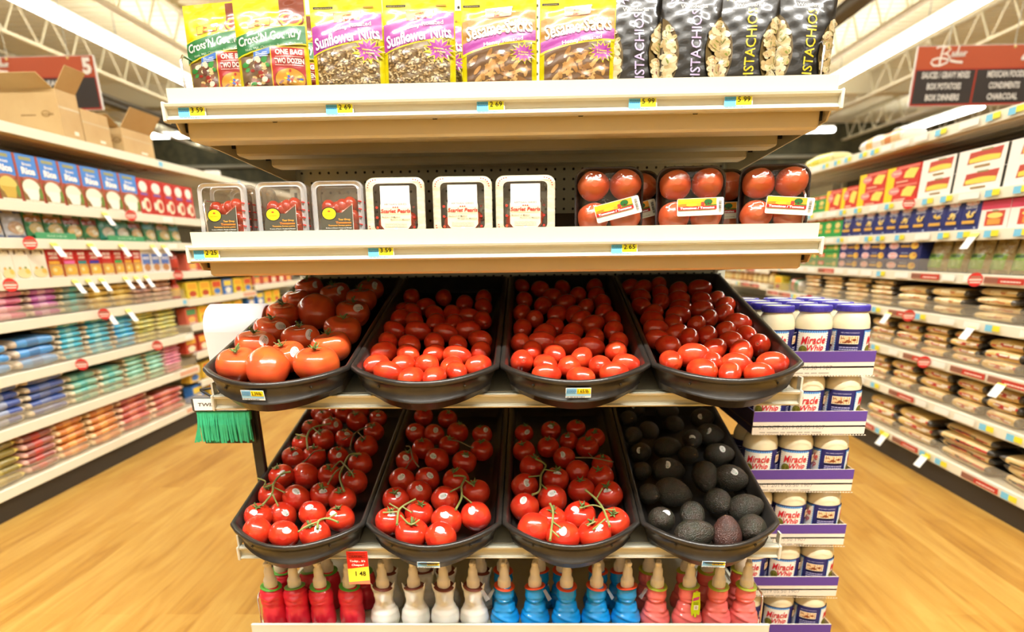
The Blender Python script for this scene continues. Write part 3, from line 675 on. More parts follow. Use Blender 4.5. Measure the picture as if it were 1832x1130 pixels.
def foam_proto(k):
    w, h, d = .128, .135, .052; rnd = random.Random(20+k)
    t = thing('wrapped_tomato_tray', 'x', 'tomato tray')
    BLK = M('dark_foam_tray', (.020, .013, .011), .45, coat=.2)
    b = MB(); o = rr(w, h, .026, oz=h/2)
    b.loft([yl(rr(w-.028, h-.028, .02, oz=h/2), d/2), yl(rr(w-.012, h-.012, .024, oz=h/2), .004), yl(o, -.002), yl(o, -.005), yl(rr(w-.008, h-.008, .023, oz=h/2), -.004), yl(rr(w-.022, h-.022, .02, oz=h/2), .012), yl(rr(w-.032, h-.032, .018, oz=h/2), d/2-.004)], BLK, True)
    b.add(yl(rr(w-.028, h-.028, .02, oz=h/2), d/2), [tuple(range(24))], BLK); b.add(yl(rr(w-.032, h-.032, .018, oz=h/2), d/2-.004), [tuple(range(24))], BLK); b.build('foam_tray', t)
    for i, (x, z) in enumerate(((-.029, .098), (.030, .100), (-.029, .036), (.030, .036))):
        b = MB(); X = Matrix.Translation((x, -.004, z)) @ Matrix.Rotation(rnd.uniform(-.5, .5), 4, 'Y')
        n, kk = 22, 14; q = rnd.uniform(0, 6); rings = []
        for j in range(1, kk): rings.append([(.0298*sin(pi*j/kk)*cos(2*pi*i2/n)*(1+.03*cos(4*2*pi*i2/n+q)), .0285*cos(pi*j/kk), .0298*sin(pi*j/kk)*sin(2*pi*i2/n)*(1+.03*cos(3*2*pi*i2/n+q))) for i2 in range(n)])
        b.loft(rings, M('tomato_orange_red', (.62, .085, .022), .3, coat=.4, var=(14, (.68, .17, .06), .35, .75)), True, True, X=X); b.build('tomato', t)
    b = MB(); nx = nz = 20; vs = []
    def H(x, z):
        m = .0
        for cx, cz in ((-.029, .098), (.030, .100), (-.029, .036), (.030, .036)): m = max(m, (max(0, 1-((x-cx)**2+(z-cz)**2)/.033**2))**.5*.030)
        e = min(1, (w/2-abs(x))/.012, z/.012, (h-z)/.012); return -.006-max(m, .022*max(0, e))*max(0, min(1, e*1.4))-.0015
    for j in range(nz+1):
        for i in range(nx+1): x, z = -w/2+w*i/nx, h*j/nz; x2 = x*(1-.06*(abs(z/h-.5)*2)**6); vs.append((x2, H(x, z), z))
    b.add(vs, [(j*(nx+1)+i, j*(nx+1)+i+1, (j+1)*(nx+1)+i+1, (j+1)*(nx+1)+i) for j in range(nz) for i in range(nx)], WRAP, True); b.build('cling_wrap', t)
    b = MB(); rot = (.26, .03, -.08)[k % 3]; cx, cz = ((.012, .046), (.012, .046), (.022, .046))[k % 3]
    c, s = cos(rot), sin(rot); lw, lh = .084, .034
    base = Vector((cx, -.0400, cz)); U = Vector((c, 0, s)); V = Vector((-s, 0, c)); O = base-U*lw/2-V*lh/2
    a = Art(b, flat(O, U, V), .0002, .00018)
    a.fan([(p+lw/2, q+lh/2) for p, q in rr(lw, lh, .003)], 'efe6d2'); a.rect(.001, .0175, .071, .033, 'e89a2a'); a.rect(.001, .024, .046, .033, 'f0d822'); a.ell(.012, .0195, .011, .004, 'd8761c'); a.ell(.026, .021, .010, .003, 'e8b02a')
    a.rect(.043, .019, .049, .026, 'b83a2a'); a.ell(.056, .026, .0075, .0055, '1f5a26'); a.rect(.0545, .018, .0575, .024, '4a3018'); a.rect(.050, .018, .071, .0205, '4a6a22')
    a.text(.024, .0285, 'Wholesale Produce', '5a6a30', w=.044, h=.0046, shear=.2); a.rect(.001, .0115, .071, .0178, 'b81f1c'); a.text(.036, .0147, 'Tomatoes / Tomates', 'fbf6ee', w=.062, h=.0042, bold=.035)
    a.lines(.004, .004, .036, .0095, 2, 'c8bda4'); a.text(.054, .0035, 'NET WT 24 OZ (1.5 LB) 680g', '4a4438', w=.028); a.bars(.0745, .005, .0795, .029, vert=False)
    b.build('printed_label', t); return t
def spread(proto, cat, items, group, sc=(1, 1, 1)):
    for i, (label, px, y, rz, rx) in enumerate(items):
        pr = proto[i % len(proto)] if isinstance(proto, list) else proto
        loc = (xat(px, y, DECK2+.05), y, DECK2+.001); rot = (rx, 0, rz)
        first = pr['label'] == 'x'
        o = pr if first else copy_tree(pr)
        o.location = loc; o.rotation_euler = rot; o.scale = sc; tag(o, label, cat, group)
spread(clam_proto(), 'tomato box', [
    ('clear box of teardrop tomatoes at the outer end of the second shelf', 407, .062, -.10, -.10),
    ('clear box of teardrop tomatoes, middle of the three front boxes', 510, .060, -.03, -.10),
    ('clear box of teardrop tomatoes, next to the white-topped pearl tomatoes', 609, .060, 0, -.10),
    ('second box of teardrop tomatoes behind the outer end one', 428, .116, -.10, -.08),
    ('teardrop tomato box behind the middle front one', 520, .114, -.03, -.08),
    ('teardrop tomato box behind the one next to the pearl tomatoes', 617, .114, 0, -.08),
    ('third teardrop tomato box deep behind the outer end', 462, .190, -.08, -.06),
    ('teardrop tomato box at the back, above the middle front one', 530, .60, -.03, 0),
    ('teardrop tomato box at the back, above the gap to the pearls', 640, .60, 0, 0)], 'teardrop tomato boxes', (.98, 1, .845))
spread(tray_proto(), 'tomato tray', [
    ('white-topped pearl tomato tray next to the teardrop tomatoes', 711, .055, 0, -.12),
    ('white-topped pearl tomato tray, middle of the three', 829, .055, .02, -.12),
    ('white-topped pearl tomato tray next to the bare dark gap', 940, .055, .0, -.12),
    ('pearl tomato tray at the back behind the first front tray', 728, .60, 0, 0), ('pearl tomato tray at the back behind the middle front tray', 841, .60, 0, 0),
    ('pearl tomato tray at the back behind the tray by the gap', 936, .60, 0, 0)], 'pearl tomato trays', (1, 1, .885))
spread([foam_proto(0), foam_proto(1), foam_proto(2)], 'tomato tray', [
    ('film wrapped tray of four tomatoes with its label stuck on aslant', 1089, .070, .03, -.10),
    ('film wrapped tray of four tomatoes in the middle with a straight label', 1235, .066, -.02, -.16),
    ('film wrapped tray of four tomatoes at the outer end, crinkled wrap', 1383, .064, -.10, -.14),
    ('wrapped tomato tray half hidden behind the one with the slanted label', 1120, .150, .03, -.06),
    ('wrapped tomato tray half hidden behind the middle one', 1271, .150, -.02, -.06)], 'wrapped tomato trays', (1.05, 1, .925))
o = MB(); o.loft([yl(rr(.10, .012, .004, oz=.006), 0), yl(rr(.11, .05, .004, oz=.025), .10)], M('dark_foam_tray', (.02, .013, .011)), False, True)
o = o.build('empty_tray', None, (xat(1010, .12, DECK2), .12, DECK2+.001)); tag(o, 'dark empty foam tray lying in the gap beside the pearl tomatoes', 'tray')
# ---------------------------------------------------------------- black produce baskets, tilted on their shelves
BLACK = M('black_basket_plastic', (.018, .016, .014), .34, coat=.2, bump=(220, .10, .0008), var=(30, (.034, .029, .024), .5, .8))
CA, SA = cos(TILT), sin(TILT)
BHW, BLEN, BOW, BDEP = .1515, .715, .088, .058
def outline(ins, n=14, hw=BHW, fi=None):
    """basket outline in its own plane: straight sides, bowed front; counter-clockwise from the back"""
    h = hw-ins; fi = ins if fi is None else fi; p = [(h, BLEN-ins-.012), (h-.012, BLEN-ins), (-h+.012, BLEN-ins), (-h, BLEN-ins-.012), (-h, .02), (-h+.001, .004+fi*.4)]
    for i in range(1, n): x = -h+2*h*i/n; p.append((x, fi*.9-(BOW)*(1-(x/h)**2)))
    p += [(h-.001, .004+fi*.4), (h, .02)]; return p
def basket_mesh():
    b = MB(); L = []
    for ins, fi, z in ((.046, .034, -.060), (.043, .022, -.061), (.037, .006, -.060), (.025, -.003, -.043), (.022, -.005, -.0425), (.019, -.0055, -.0405), (.020, .0003, -.039), (.0085, .0035, -.012), (.002, .001, -.0105), (0, 0, -.008), (.0005, .0005, -.003), (.0035, .0035, 0), (.0085, .0085, -.0008), (.0125, .0125, -.005), (.022, .017, -BDEP), (.034, .028, -BDEP-.002)):
        L.append([(x, y, z) for x, y in outline(ins, fi=fi)])
    b.loft(L, BLACK, True); b.add(L[0], [tuple(range(len(L[0])))[::-1]], BLACK); b.add(L[-1], [tuple(range(len(L[-1])))], BLACK)
    return b
bmesh_ = basket_mesh()
for s in (-.085, .085): bmesh_.ell((s, .0028-(BOW)*(1-(s/.143)**2), -.022), .003, .002, .003, BLACK, 8, 6)
bmesh_ = bmesh_.mesh('produce_basket')
class Frame:
    def __init__(s, cx, y0, z0): s.o = Vector((cx, y0, z0)); s.x = Vector((1, 0, 0)); s.y = Vector((0, CA, SA)); s.n = Vector((0, -SA, CA))
    def w(s, a, b, c): return s.o+s.x*a+s.y*b+s.n*c
    def loc(s, p): d = Vector(p)-s.o; return d.dot(s.x), d.dot(s.y), d.dot(s.n)
    def hit(s, px, py, c):
        r = ray(px, py); q = s.o+s.n*c; return CAM+r*((q-CAM).dot(s.n)/r.dot(s.n))
ROTB = Matrix.Rotation(TILT, 4, 'X')
ZU, ZL = .842, .498
FR = [Frame(-.4545+.303*(i % 4)+(-.006 if i < 4 else -.008), -.026 if i < 4 else -.018, ZU if i < 4 else ZL) for i in range(8)]
BL = ['black basket holding the big beefsteak tomatoes', 'black basket of roma tomatoes next to the beefsteak tomatoes', 'black roma tomato basket with the 1.65 price tag', 'black roma tomato basket next to the mayonnaise',
      'black vine tomato basket nearest the twist ties, under the beefsteaks', 'black vine tomato basket with the 2.05 price tag', 'black vine tomato basket next to the avocados', 'black basket holding the avocados']
for f, l in zip(FR, BL):
    o = link('produce_basket', bmesh_); o.matrix_world = Matrix.Translation(f.o) @ ROTB; tag(o, l, 'basket', 'produce baskets')
for i, px, py, pr, lb in ((0, 451, 705, '2.39/lb', 'price tag 2.39 on the beefsteak tomato basket'), (2, 1036, 707, '1.65/lb', 'price tag 1.65 on the middle roma basket'),
                      (5, 763, 1001, '2.05/lb', 'price tag 2.05 on a vine tomato basket'), (7, 1283, 1000, '3.79', 'price tag 3.79 on the avocado basket')):
    f = FR[i]; p = f.hit(px, py, -.020); lx = f.loc(p)[0]; sl = 2*BOW*lx/(.14**2)
    yy = .0015-BOW*(1-(lx/.143)**2); q = f.w(lx, yy-.001, -.0235 if i in (0, 2) else -.046)
    price_tag(lb, pr, q-Vector((0, .002, 0)), .048, .0195 if i in (0, 2) else .014, tilt=TILT*.9 if i in (0, 2) else .1, rotz=atan2(sl, 1), basket=True)

# ---------------------------------------------------------------- tomatoes, avocados
TOM = [M('beefsteak_skin', (.68, .075, .024), .20, coat=.5, var=(1.3, (.72, .12, .02), .35, .75)), M('roma_skin', (.60, .030, .010), .20, coat=.55, var=(1.2, (.68, .065, .015), .4, .7)), M('vine_tomato_skin', (.56, .022, .010), .20, coat=.55, var=(1.2, (.64, .052, .013), .4, .75))]
GRN = M('tomato_calyx_green', (.13, .19, .045), .5); VINE = M('vine_stem_green', (.22, .27, .07), .5, var=(60, (.30, .27, .10), .4, .7)); DRY = M('vine_stem_dry', (.20, .15, .07), .6)
AVO = M('avocado_skin', (.026, .027, .016), .34, coat=.15, bump=(12, .9, .004), var=(2, (.045, .028, .020), .4, .7)); AVOB = M('avocado_skin_brown', (.075, .028, .020), .36, coat=.15, bump=(12, .9, .004), var=(2, (.040, .022, .018), .4, .7)); NUB = M('avocado_stem_scar', (.62, .38, .16), .7)
STK = M('fruit_sticker', (.74, .74, .72), .45, spec=.3)
def ball(kind, seed):
    r = random.Random(seed); b = MB(); n, k = (26, 16) if kind[:3] != 'avo' else (56, 40); ph = [r.uniform(0, 6.28) for _ in range(4)]; rings = []
    for j in range(1, k):
        t = pi*j/k
        ring = []
        for i in range(n):
            a = 2*pi*i/n
            if kind == 'beef':
                w = 1+.035*cos(5*a+ph[0])*sin(t)+.03*cos(2*a+ph[1]); rad = sin(t)**.82*w; z = -.80*cos(t)
                z -= .26*max(0, cos(pi-t))**6 if t > pi/2 else 0
            elif kind == 'vine':
                w = 1+.018*cos(5*a+ph[0])+.018*cos(2*a+ph[1]); rad = sin(t)**.9*w; z = -.92*cos(t)
                if t > pi/2: z -= .15*max(0, cos(pi-t))**8
            elif kind == 'roma':
                rad = sin(t)**.92*(1+.02*cos(3*a+ph[0]))*(1+.08*cos(t)); z = -1.34*cos(t)
            else:
                rad = sin(t)*(1-.17*(1-cos(t))**1.6*.5)*(1+.012*cos(3*a+ph[0])); z = -1.22*cos(t)
                nv = 1+.020*noise.noise(Vector((rad*cos(a), rad*sin(a), z))*5.5+Vector((seed*9, 0, 0)))+.014*noise.noise(Vector((rad*cos(a), rad*sin(a), z))*11); rad *= nv; z *= nv
            ring.append((rad*cos(a), rad*sin(a), z))
        rings.append(ring)
    mt = TOM[0] if kind == 'beef' else TOM[1] if kind == 'roma' else TOM[2] if kind == 'vine' else AVO if kind == 'avo' else AVOB
    b.loft(rings, mt, True, False)
    for rg, zs in ((rings[0], -1), (rings[-1], 1)):
        c = len(rg); z = sum(p[2] for p in rg)/c+ (0.01*zs if kind in ('roma', 'avo', 'avob') else 0); fs = [(i, (i+1) % c, c)[::zs] for i in range(c)]; b.add(rg+[(0, 0, z)], fs, mt, True)
    if kind == 'roma': b.ell((0, 0, 1.32), .07, .07, .03, DRY, 6, 4)
    return b.mesh({'beef': 'beefsteak_tomato', 'vine': 'vine_tomato', 'roma': 'roma_tomato'}.get(kind, 'avocado'))
def calyx_mesh(z, l, seed, stem=True):
    r = random.Random(seed); b = MB()
    for i in range(5):
        a = 2*pi*i/5+r.uniform(-.25, .25); up = r.uniform(.05, .30); q = l*r.uniform(.8, 1.15); d = Vector((cos(a), sin(a), 0)); s = Vector((-sin(a), cos(a), 0)); pts = []
        for t, w, hh in ((0, .05, 0), (.35, .085, .10), (.7, .05, .07+up*.3), (1, .006, up)): pts.append((d*q*t, s*w, Vector((0, 0, z+hh))))
        vs = [tuple(p-sd+o) for p, sd, o in pts]+[tuple(p+sd+o) for p, sd, o in pts]+[tuple(p+o+Vector((0, 0, .03))) for p, sd, o in pts]
        b.add(vs, [f for i2 in range(3) for f in ((i2, i2+1, 8+i2+1, 8+i2), (8+i2, 8+i2+1, 4+i2+1, 4+i2), (4+i2, 4+i2+1, i2+1, i2))], GRN, True)
    if stem: b.tube([(0, 0, z), (.04, 0, z+.18), (r.uniform(-.2, .2), r.uniform(-.2, .2), z+.34)], .05, GRN, 6)
    return b.mesh('calyx')
def sticker_mesh():
    b = MB(); n = 18; vs = [(0, 0, .03)]; fs = []
    def P(u, v, l): q = max(0, 1-u*u-v*v); return (u, v, sqrt(q)+l)
    a = Art(b, P, .012, .004, .09); a.ell(0, 0, .30, .23, STK, 20); a.ell(0, 0, .30, .23, STK, 20)
    a.lines(-.14, -.10, .12, .10, 3, '7f8f86', .45, 4); a.ell(.19, 0, .05, .09, '8fae9a', 8); return b.mesh('sticker')
BALLS = {k: [ball(k, s) for s in range(3)] for k in ('beef', 'vine', 'roma', 'avo', 'avob')}
CAL = {'beef': [calyx_mesh(.60, .34, s) for s in range(3)], 'vine': [calyx_mesh(.78, .42, s) for s in range(3)]}
STM = sticker_mesh()
# measured in close-up views of the photograph: basket, view origin and scale, radius, items (x, y [, size, flags]); flags: u = upside down, s = sticker, e = seen end-on, h = lying sideways, v = pointing at the viewer
S1, S2 = 1565/360, 1356/360
PILES = [
 (0, 340, 470, S1, .0436, 'beef', [(930,195,.9,'s'),(1130,245,.95,'s'),(1405,205,.85,'s'),(1330,285,.95),(805,290,.85),(985,380,1.12,'u'),(720,405,.95),(1270,390,1,'s'),(1190,520,1),(640,525,1,'s'),(865,590,1,'s'),(510,640,1.02,'s'),(1100,650,1),(750,730,.95,'s'),(330,790,1.03),(605,815,1.06,'u'),(985,780,1.06)]),
 (1, 610, 470, S1, .0228, 'roma', [(545,265),(655,345),(800,270),(960,320),(1110,275),(1110,345),(450,375),(560,385),(430,435),(730,400),(870,400),(1000,415,.9,'h'),(410,525),(570,455),(735,470),(880,475),(1105,450),(600,530,1.05,'h'),(815,545,1,'h'),(990,520,1,'h'),(365,620),(530,640,1.05),(725,620,1.02),(910,640,.95),(1080,600),(330,700,1.05),(520,715,1.02),(725,715),(1085,690,.95),(275,795),(905,725,1.05,'h'),(480,800),(670,800,1.12,'e'),(865,810),(1070,800),(370,850,1.05,'h'),(900,850,.95),(550,900),(725,895)]),
 (2, 880, 470, S1, .0228, 'roma', [(235,180,.85),(375,205),(550,200),(670,250),(800,185),(810,255),(250,290),(470,265),(395,335),(580,310),(735,345,.95),(860,315),(235,390),(335,440,1,'e'),(505,405,1.02),(640,405),(870,390),(700,440),(790,480,1.05),(935,440,.9),(235,515),(490,500),(410,550),(625,545),(945,530,1.03),(215,625,1,'e'),(390,620,1.1,'h'),(590,630,1.1,'h'),(800,585),(985,620),(310,690),(775,655,1,'h'),(965,695,1.08,'e'),(490,715),(235,770,1.12,'e'),(700,740,1.02),(420,800),(605,815,1.08,'e'),(840,810,1.08,'e'),(1045,790,1,'h'),(950,855,1,'h'),(425,870,1,'h'),(690,895)]),
 (3, 1090, 470, S1, .0228, 'roma', [(160,190),(265,195),(385,170),(395,240),(540,210),(705,200,1.1,'h'),(240,270),(540,285),(400,310),(720,295),(830,290),(245,340),(555,355),(720,365,1,'h'),(900,335),(885,400,1.05),(340,395),(535,410,1.05,'h'),(770,440),(330,450),(1000,475,1.1,'h'),(495,470),(360,515,1,'h'),(680,485,1,'e'),(905,535,1.05,'e'),(530,550),(760,570),(375,595),(620,590),(1070,570),(945,610),(455,650,1.05),(1160,640,1.12,'e'),(820,675,1.08),(1025,690,1.1),(660,725,1.2,'h'),(475,765),(800,780,1,'e'),(990,795,1.1,'h'),(1270,785,1.12,'h'),(720,840,1.08),(935,865),(1165,860,1,'h')]),
 (4, 390, 720, S2, .0305, 'vine', [(660,75,.9),(770,55,.85),(845,80,.9),(960,60,.9),(715,110,.9),(935,125,1),(1080,105,.85,'s'),(590,175,.9),(770,165,1,'s'),(710,250,1.05),(855,240,.9,'s'),(1050,195,.95,'s'),(530,275,.9),(1000,295,1.05),(480,370,1,'s'),(650,365,1.05),(810,360,.9,'s'),(960,410,1.05),(400,495,1.05,'s'),(590,495,1.15,'u'),(755,490,1),(335,625,1.1),(920,535,1.08),(710,620,1.05,'s'),(530,645,1.1,'us'),(840,655,1.08),(255,765,1.05,'s'),(435,760,1.05,'us'),(640,750,1.05,'us'),(825,780,1.08,'s'),(260,880,1.08,'u'),(445,890,1.08,'us'),(655,885,1.12,'s')]),
 (5, 620, 720, S2, .0305, 'vine', [(520,95,.95),(680,110,.95),(440,205,.95,'us'),(590,215,.98,'us'),(750,200,1.02),(915,215,.95,'s'),(515,310,1),(690,290,.95),(910,320,1.02),(380,395,1,'s'),(610,385,1.05,'us'),(795,400,1.05,'s'),(370,525,1.08,'us'),(545,515,1.02,'us'),(740,525,1.1),(490,610,1.05,'us'),(875,605,1.1),(305,655,1.05,'s'),(665,655,1.1,'us'),(245,800,1.12,'s'),(490,750,1.08),(675,795,1.15,'us'),(870,765,1.15,'us'),(440,880,1.2),(630,940,1.15,'us')]),
 (6, 870, 720, S2, .0305, 'vine', [(255,205,.9,'s'),(435,190,.95,'s'),(605,175,.9),(555,260,.85,'s'),(730,240,.95),(245,325,1),(415,300,.98),(680,300,1.02),(525,370,.95,'us'),(305,430,1.05),(780,415,.9),(615,465,1,'u'),(470,520,1.1,'s'),(770,500,1.1),(245,565,1.1,'us'),(640,590,1.08),(445,650,1.15,'us'),(820,620,1.15,'s'),(260,705,1.12,'us'),(630,765,1.2,'s'),(440,790,1.1),(855,810,1.2),(325,855,1.25,'u'),(520,945,1.2,'us'),(730,905,1.22,'s')]),
 (7, 1090, 720, S2, .0297, 'avo', [(390,55,.95,'h'),(630,105,1.05,'s'),(440,150,.92,''),(130,110,.9,''),(180,45,.9,'s'),(270,190,.95,''),(560,250,.95,'s'),(750,215,1.08,'hs'),(130,225,.9,''),(390,300,1.05,'h'),(215,335,.95,'s'),(740,350,1.1,'hs'),(535,355,.9,''),(215,460,.85,''),(400,455,1.15,'hs'),(645,500,1.15,'v'),(865,510,1.2,'hs'),(430,605,1.25,'h'),(250,615,.9,''),(735,670,1.1,''),(350,790,1.1,'s'),(560,765,1,'v'),(920,705,1.15,'h'),(575,885,1.22,'h'),(790,885,1.15,'bv'),(960,850,1.15,'e')]),
]
PNAME = ['beefsteak basket', 'roma basket beside the beefsteaks', 'middle roma basket', 'roma basket beside the mayonnaise', 'vine basket under the beefsteaks', 'vine basket priced 2.05', 'vine basket beside the avocados', 'avocado basket']
STEMP = {}; HEAP = [0]*8; tan = math.tan; LIFT = .055
for bi, ox, oy, s, r0, kind, items in PILES:
    f = FR[bi]; rnd = random.Random(100+bi); pts = []
    for it in items:
        px, py = ox+it[0]/s, oy+it[1]/s; sz = it[2] if len(it) > 2 else 1; fl = it[3] if len(it) > 3 else ''
        rad = r0*sz; c = -BDEP+rad*(.72 if kind == 'beef' else .86)
        # the heap lies flatter than its basket: higher near the front rim than at the back
        sl = tan(HEAP[bi]); q0 = f.w(0, .20, r0-.046); nn = Vector((0, -sin(TILT-HEAP[bi]), cos(TILT-HEAP[bi])))
        r = ray(px, py); p = CAM+r*((q0-CAM).dot(nn)/r.dot(nn))
        pts.append([p, rad, fl, px, py, c, p.copy()])
    # settle along the lines of sight: of two that touch, the one behind sinks (not below the basket floor) and the one in front lifts
    T = []
    for P in pts:
        r = ray(P[3], P[4]); tf = (f.w(0, 0, P[5])-CAM).dot(f.n)/r.dot(f.n); tn = (f.w(0, 0, -.046+P[1]*(.90 if kind != 'beef' else .80))-CAM).dot(f.n)/r.dot(f.n); bb = f.loc(CAM+r*tn)[1]; fl_ = .045*min(1, max(0, (bb-.04)/.10)); t0 = (P[0]-CAM).dot(r)/r.dot(r); T.append([min(t0, tf), tf, tn, r, fl_]); P.append(P[1]); P[1] = P[7]*T[-1][0]/tn; P[0] = CAM+r*T[-1][0]
    for it in range(160):
        for i in range(len(pts)):
            for j in range(i):
                d = pts[i][0]-pts[j][0]; q = d.length; m = (pts[i][1]+pts[j][1])*(.86 if kind != 'beef' else .80)
                if q < m:
                    A, B = (i, j) if pts[i][4] > pts[j][4] else (j, i); o = (m-q)*.35
                    T[B][0] = min(T[B][0]+o, T[B][1]); T[A][0] = max(T[A][0]-o, T[A][2]-T[A][4])
                    for k in (A, B): pts[k][0] = CAM+T[k][3]*T[k][0]; pts[k][1] = pts[k][7]*T[k][0]/T[k][2]
        for k, P in enumerate(pts):
            a, b_, c = f.loc(P[0]); lim = BHW-.017-P[1]*.95
            if c < .01 and abs(a) > lim: P[0] = f.w(max(-lim, min(lim, a)), b_, c)
    for P in pts:
        a, b_, c = f.loc(P[0]); lo = -BOW*(1-(a/BHW)**2)+.020+P[1]*(.98 if kind in ('vine', 'beef') else 1.05)
        if b_ < lo: P[0] = f.w(a, lo, min(c, P[1]*.25))
    worst = max([(pts[i][1]+pts[j][1]-(pts[i][0]-pts[j][0]).length)/(2*r0) for i in range(len(pts)) for j in range(i)]); print('PILE', bi, round(worst, 2), sum(1 for i in range(len(pts)) for j in range(i) if pts[i][1]+pts[j][1]-(pts[i][0]-pts[j][0]).length > .25*r0))
    order = sorted(range(len(pts)), key=lambda k: -pts[k][4]); per = 5 if kind in ('roma',) else 4
    rows = [order[k:k+per] for k in range(0, len(order), per)]; where = {}
    for ri, row in enumerate(rows):
        for ci, k in enumerate(sorted(row, key=lambda k: pts[k][3])): where[k] = (ri, ci, len(rows), len(row))
    STEMP[bi] = pts
    for k, (P, rad, fl, px, py, c, _p, _r) in enumerate(pts):
        ri, ci, nr, nc = where[k]
        kk = 'avob' if 'b' in fl else kind
        o = link({'beef': 'beefsteak_tomato', 'roma': 'roma_tomato', 'vine': 'vine_tomato', 'avo': 'avocado'}[kind], BALLS[kk][k % 3]); o.location = P; o.scale = (rad,)*3
        toC = (CAM-P).normalized()
        if kind == 'beef':
            ax = Vector((rnd.uniform(-.2, .2), -.30+rnd.uniform(-.1, .2), 1)).normalized()
            if 'u' in fl: ax = Vector((.2, .7, -.8)).normalized()
        elif kind == 'vine':
            ax = (Vector((rnd.uniform(-.3, .3), -.45+rnd.uniform(-.2, .3), 1))).normalized()
            if 'u' in fl: ax = Vector((rnd.uniform(-.5, .5), .9, -.3+rnd.uniform(-.4, .4))).normalized()
        elif kind == 'roma':
            if 'e' in fl: ax = (toC+Vector((rnd.uniform(-.2, .2), 0, .1))).normalized()*rnd.choice((-1, 1))
            elif 'h' in fl: t = rnd.uniform(-.35, .35); ax = Vector((cos(t), sin(t)*.6, sin(t)*.5)).normalized()
            else: t = rnd.uniform(.5, 2.6); ax = Vector((cos(t), -sin(t), -.25*sin(t))).normalized()*rnd.choice((-1, 1))
        else:
            if 'e' in fl: ax = (toC+Vector((.05, 0, -.15))).normalized()
            elif 'v' in fl: ax = Vector((-.05, .25, 1)).normalized() if 'b' in fl else Vector((.03, -.75, -.65)).normalized()
            elif 'h' in fl: ax = Vector((1, rnd.uniform(-.5, .1), rnd.uniform(-.45, .2))).normalized()
            else: ax = (Vector((rnd.uniform(-.8, .8), -1, rnd.uniform(-.2, .5)))).normalized()
        o.rotation_euler = ax.to_track_quat('Z', 'Y').to_euler()
        what = {'beef': 'beefsteak tomato', 'roma': 'red roma tomato', 'vine': 'vine tomato', 'avo': 'reddish brown avocado' if 'b' in fl else 'dark avocado'}[kind]
        if 's' in fl: what = 'stickered '+what
        side = 'from twist-tie side'
        lab = '%s, %s, %s row back, %s %s' % (what, PNAME[bi], nth(ri, nr, 'front', 'rearmost').replace('front row', 'front') if ri else 'front', ORD[ci], side)
        lab = lab.replace('front row back', 'front row').replace('rearmost row back', 'rearmost row')
        tag(o, lab, 'tomato' if kind != 'avo' else 'avocado', {'beef': 'beefsteak tomatoes', 'roma': 'roma tomatoes', 'vine': 'tomatoes on the vine', 'avo': 'avocados'}[kind])
        if kind in ('beef', 'vine') and 'u' not in fl:
            c_ = link('calyx', CAL[kind][k % 3], o); c_.rotation_euler = (0, 0, rnd.uniform(0, 6))
        if kind == 'avo':
            m = _mats.get('nub_mesh')
            if m is None:
                b = MB(); b.ell((0, 0, 1.16), .13, .13, .06, NUB, 10, 5); m = _mats['nub_mesh'] = b.mesh('stem_scar')
            link('stem_scar', m, o)
        if 's' in fl:
            d = (toC*(.75+rnd.uniform(0, .4))+Vector((rnd.uniform(-.6, .6), 0, rnd.uniform(.1, .8)))).normalized()
            if kind == 'beef': d = (toC+Vector((.55+rnd.uniform(-.2, .3), 0, .35))).normalized()
            if 'u' in fl and kind == 'vine': d = (toC+Vector((rnd.uniform(-.4, .4), 0, rnd.uniform(.3, .9)))).normalized()
            st = link('sticker', STM, o); q = o.rotation_euler.to_quaternion().inverted(); dl = q @ d
            # seat the sticker on the true surface of the fruit
            me = o.data; best = max((v.co.normalized().dot(dl), v.co.length) for v in me.vertices)[1]
            zz = dl.to_track_quat('Z', 'Y'); st.rotation_euler = (zz @ Vector((0, 0, 1)).rotation_difference(Vector((0, 0, 1)))).to_euler(); st.rotation_euler.rotate_axis('Z', rnd.uniform(-1, 1)); st.location = dl*(best-1.0); st.scale = (1.0, 1.0, 1.0)
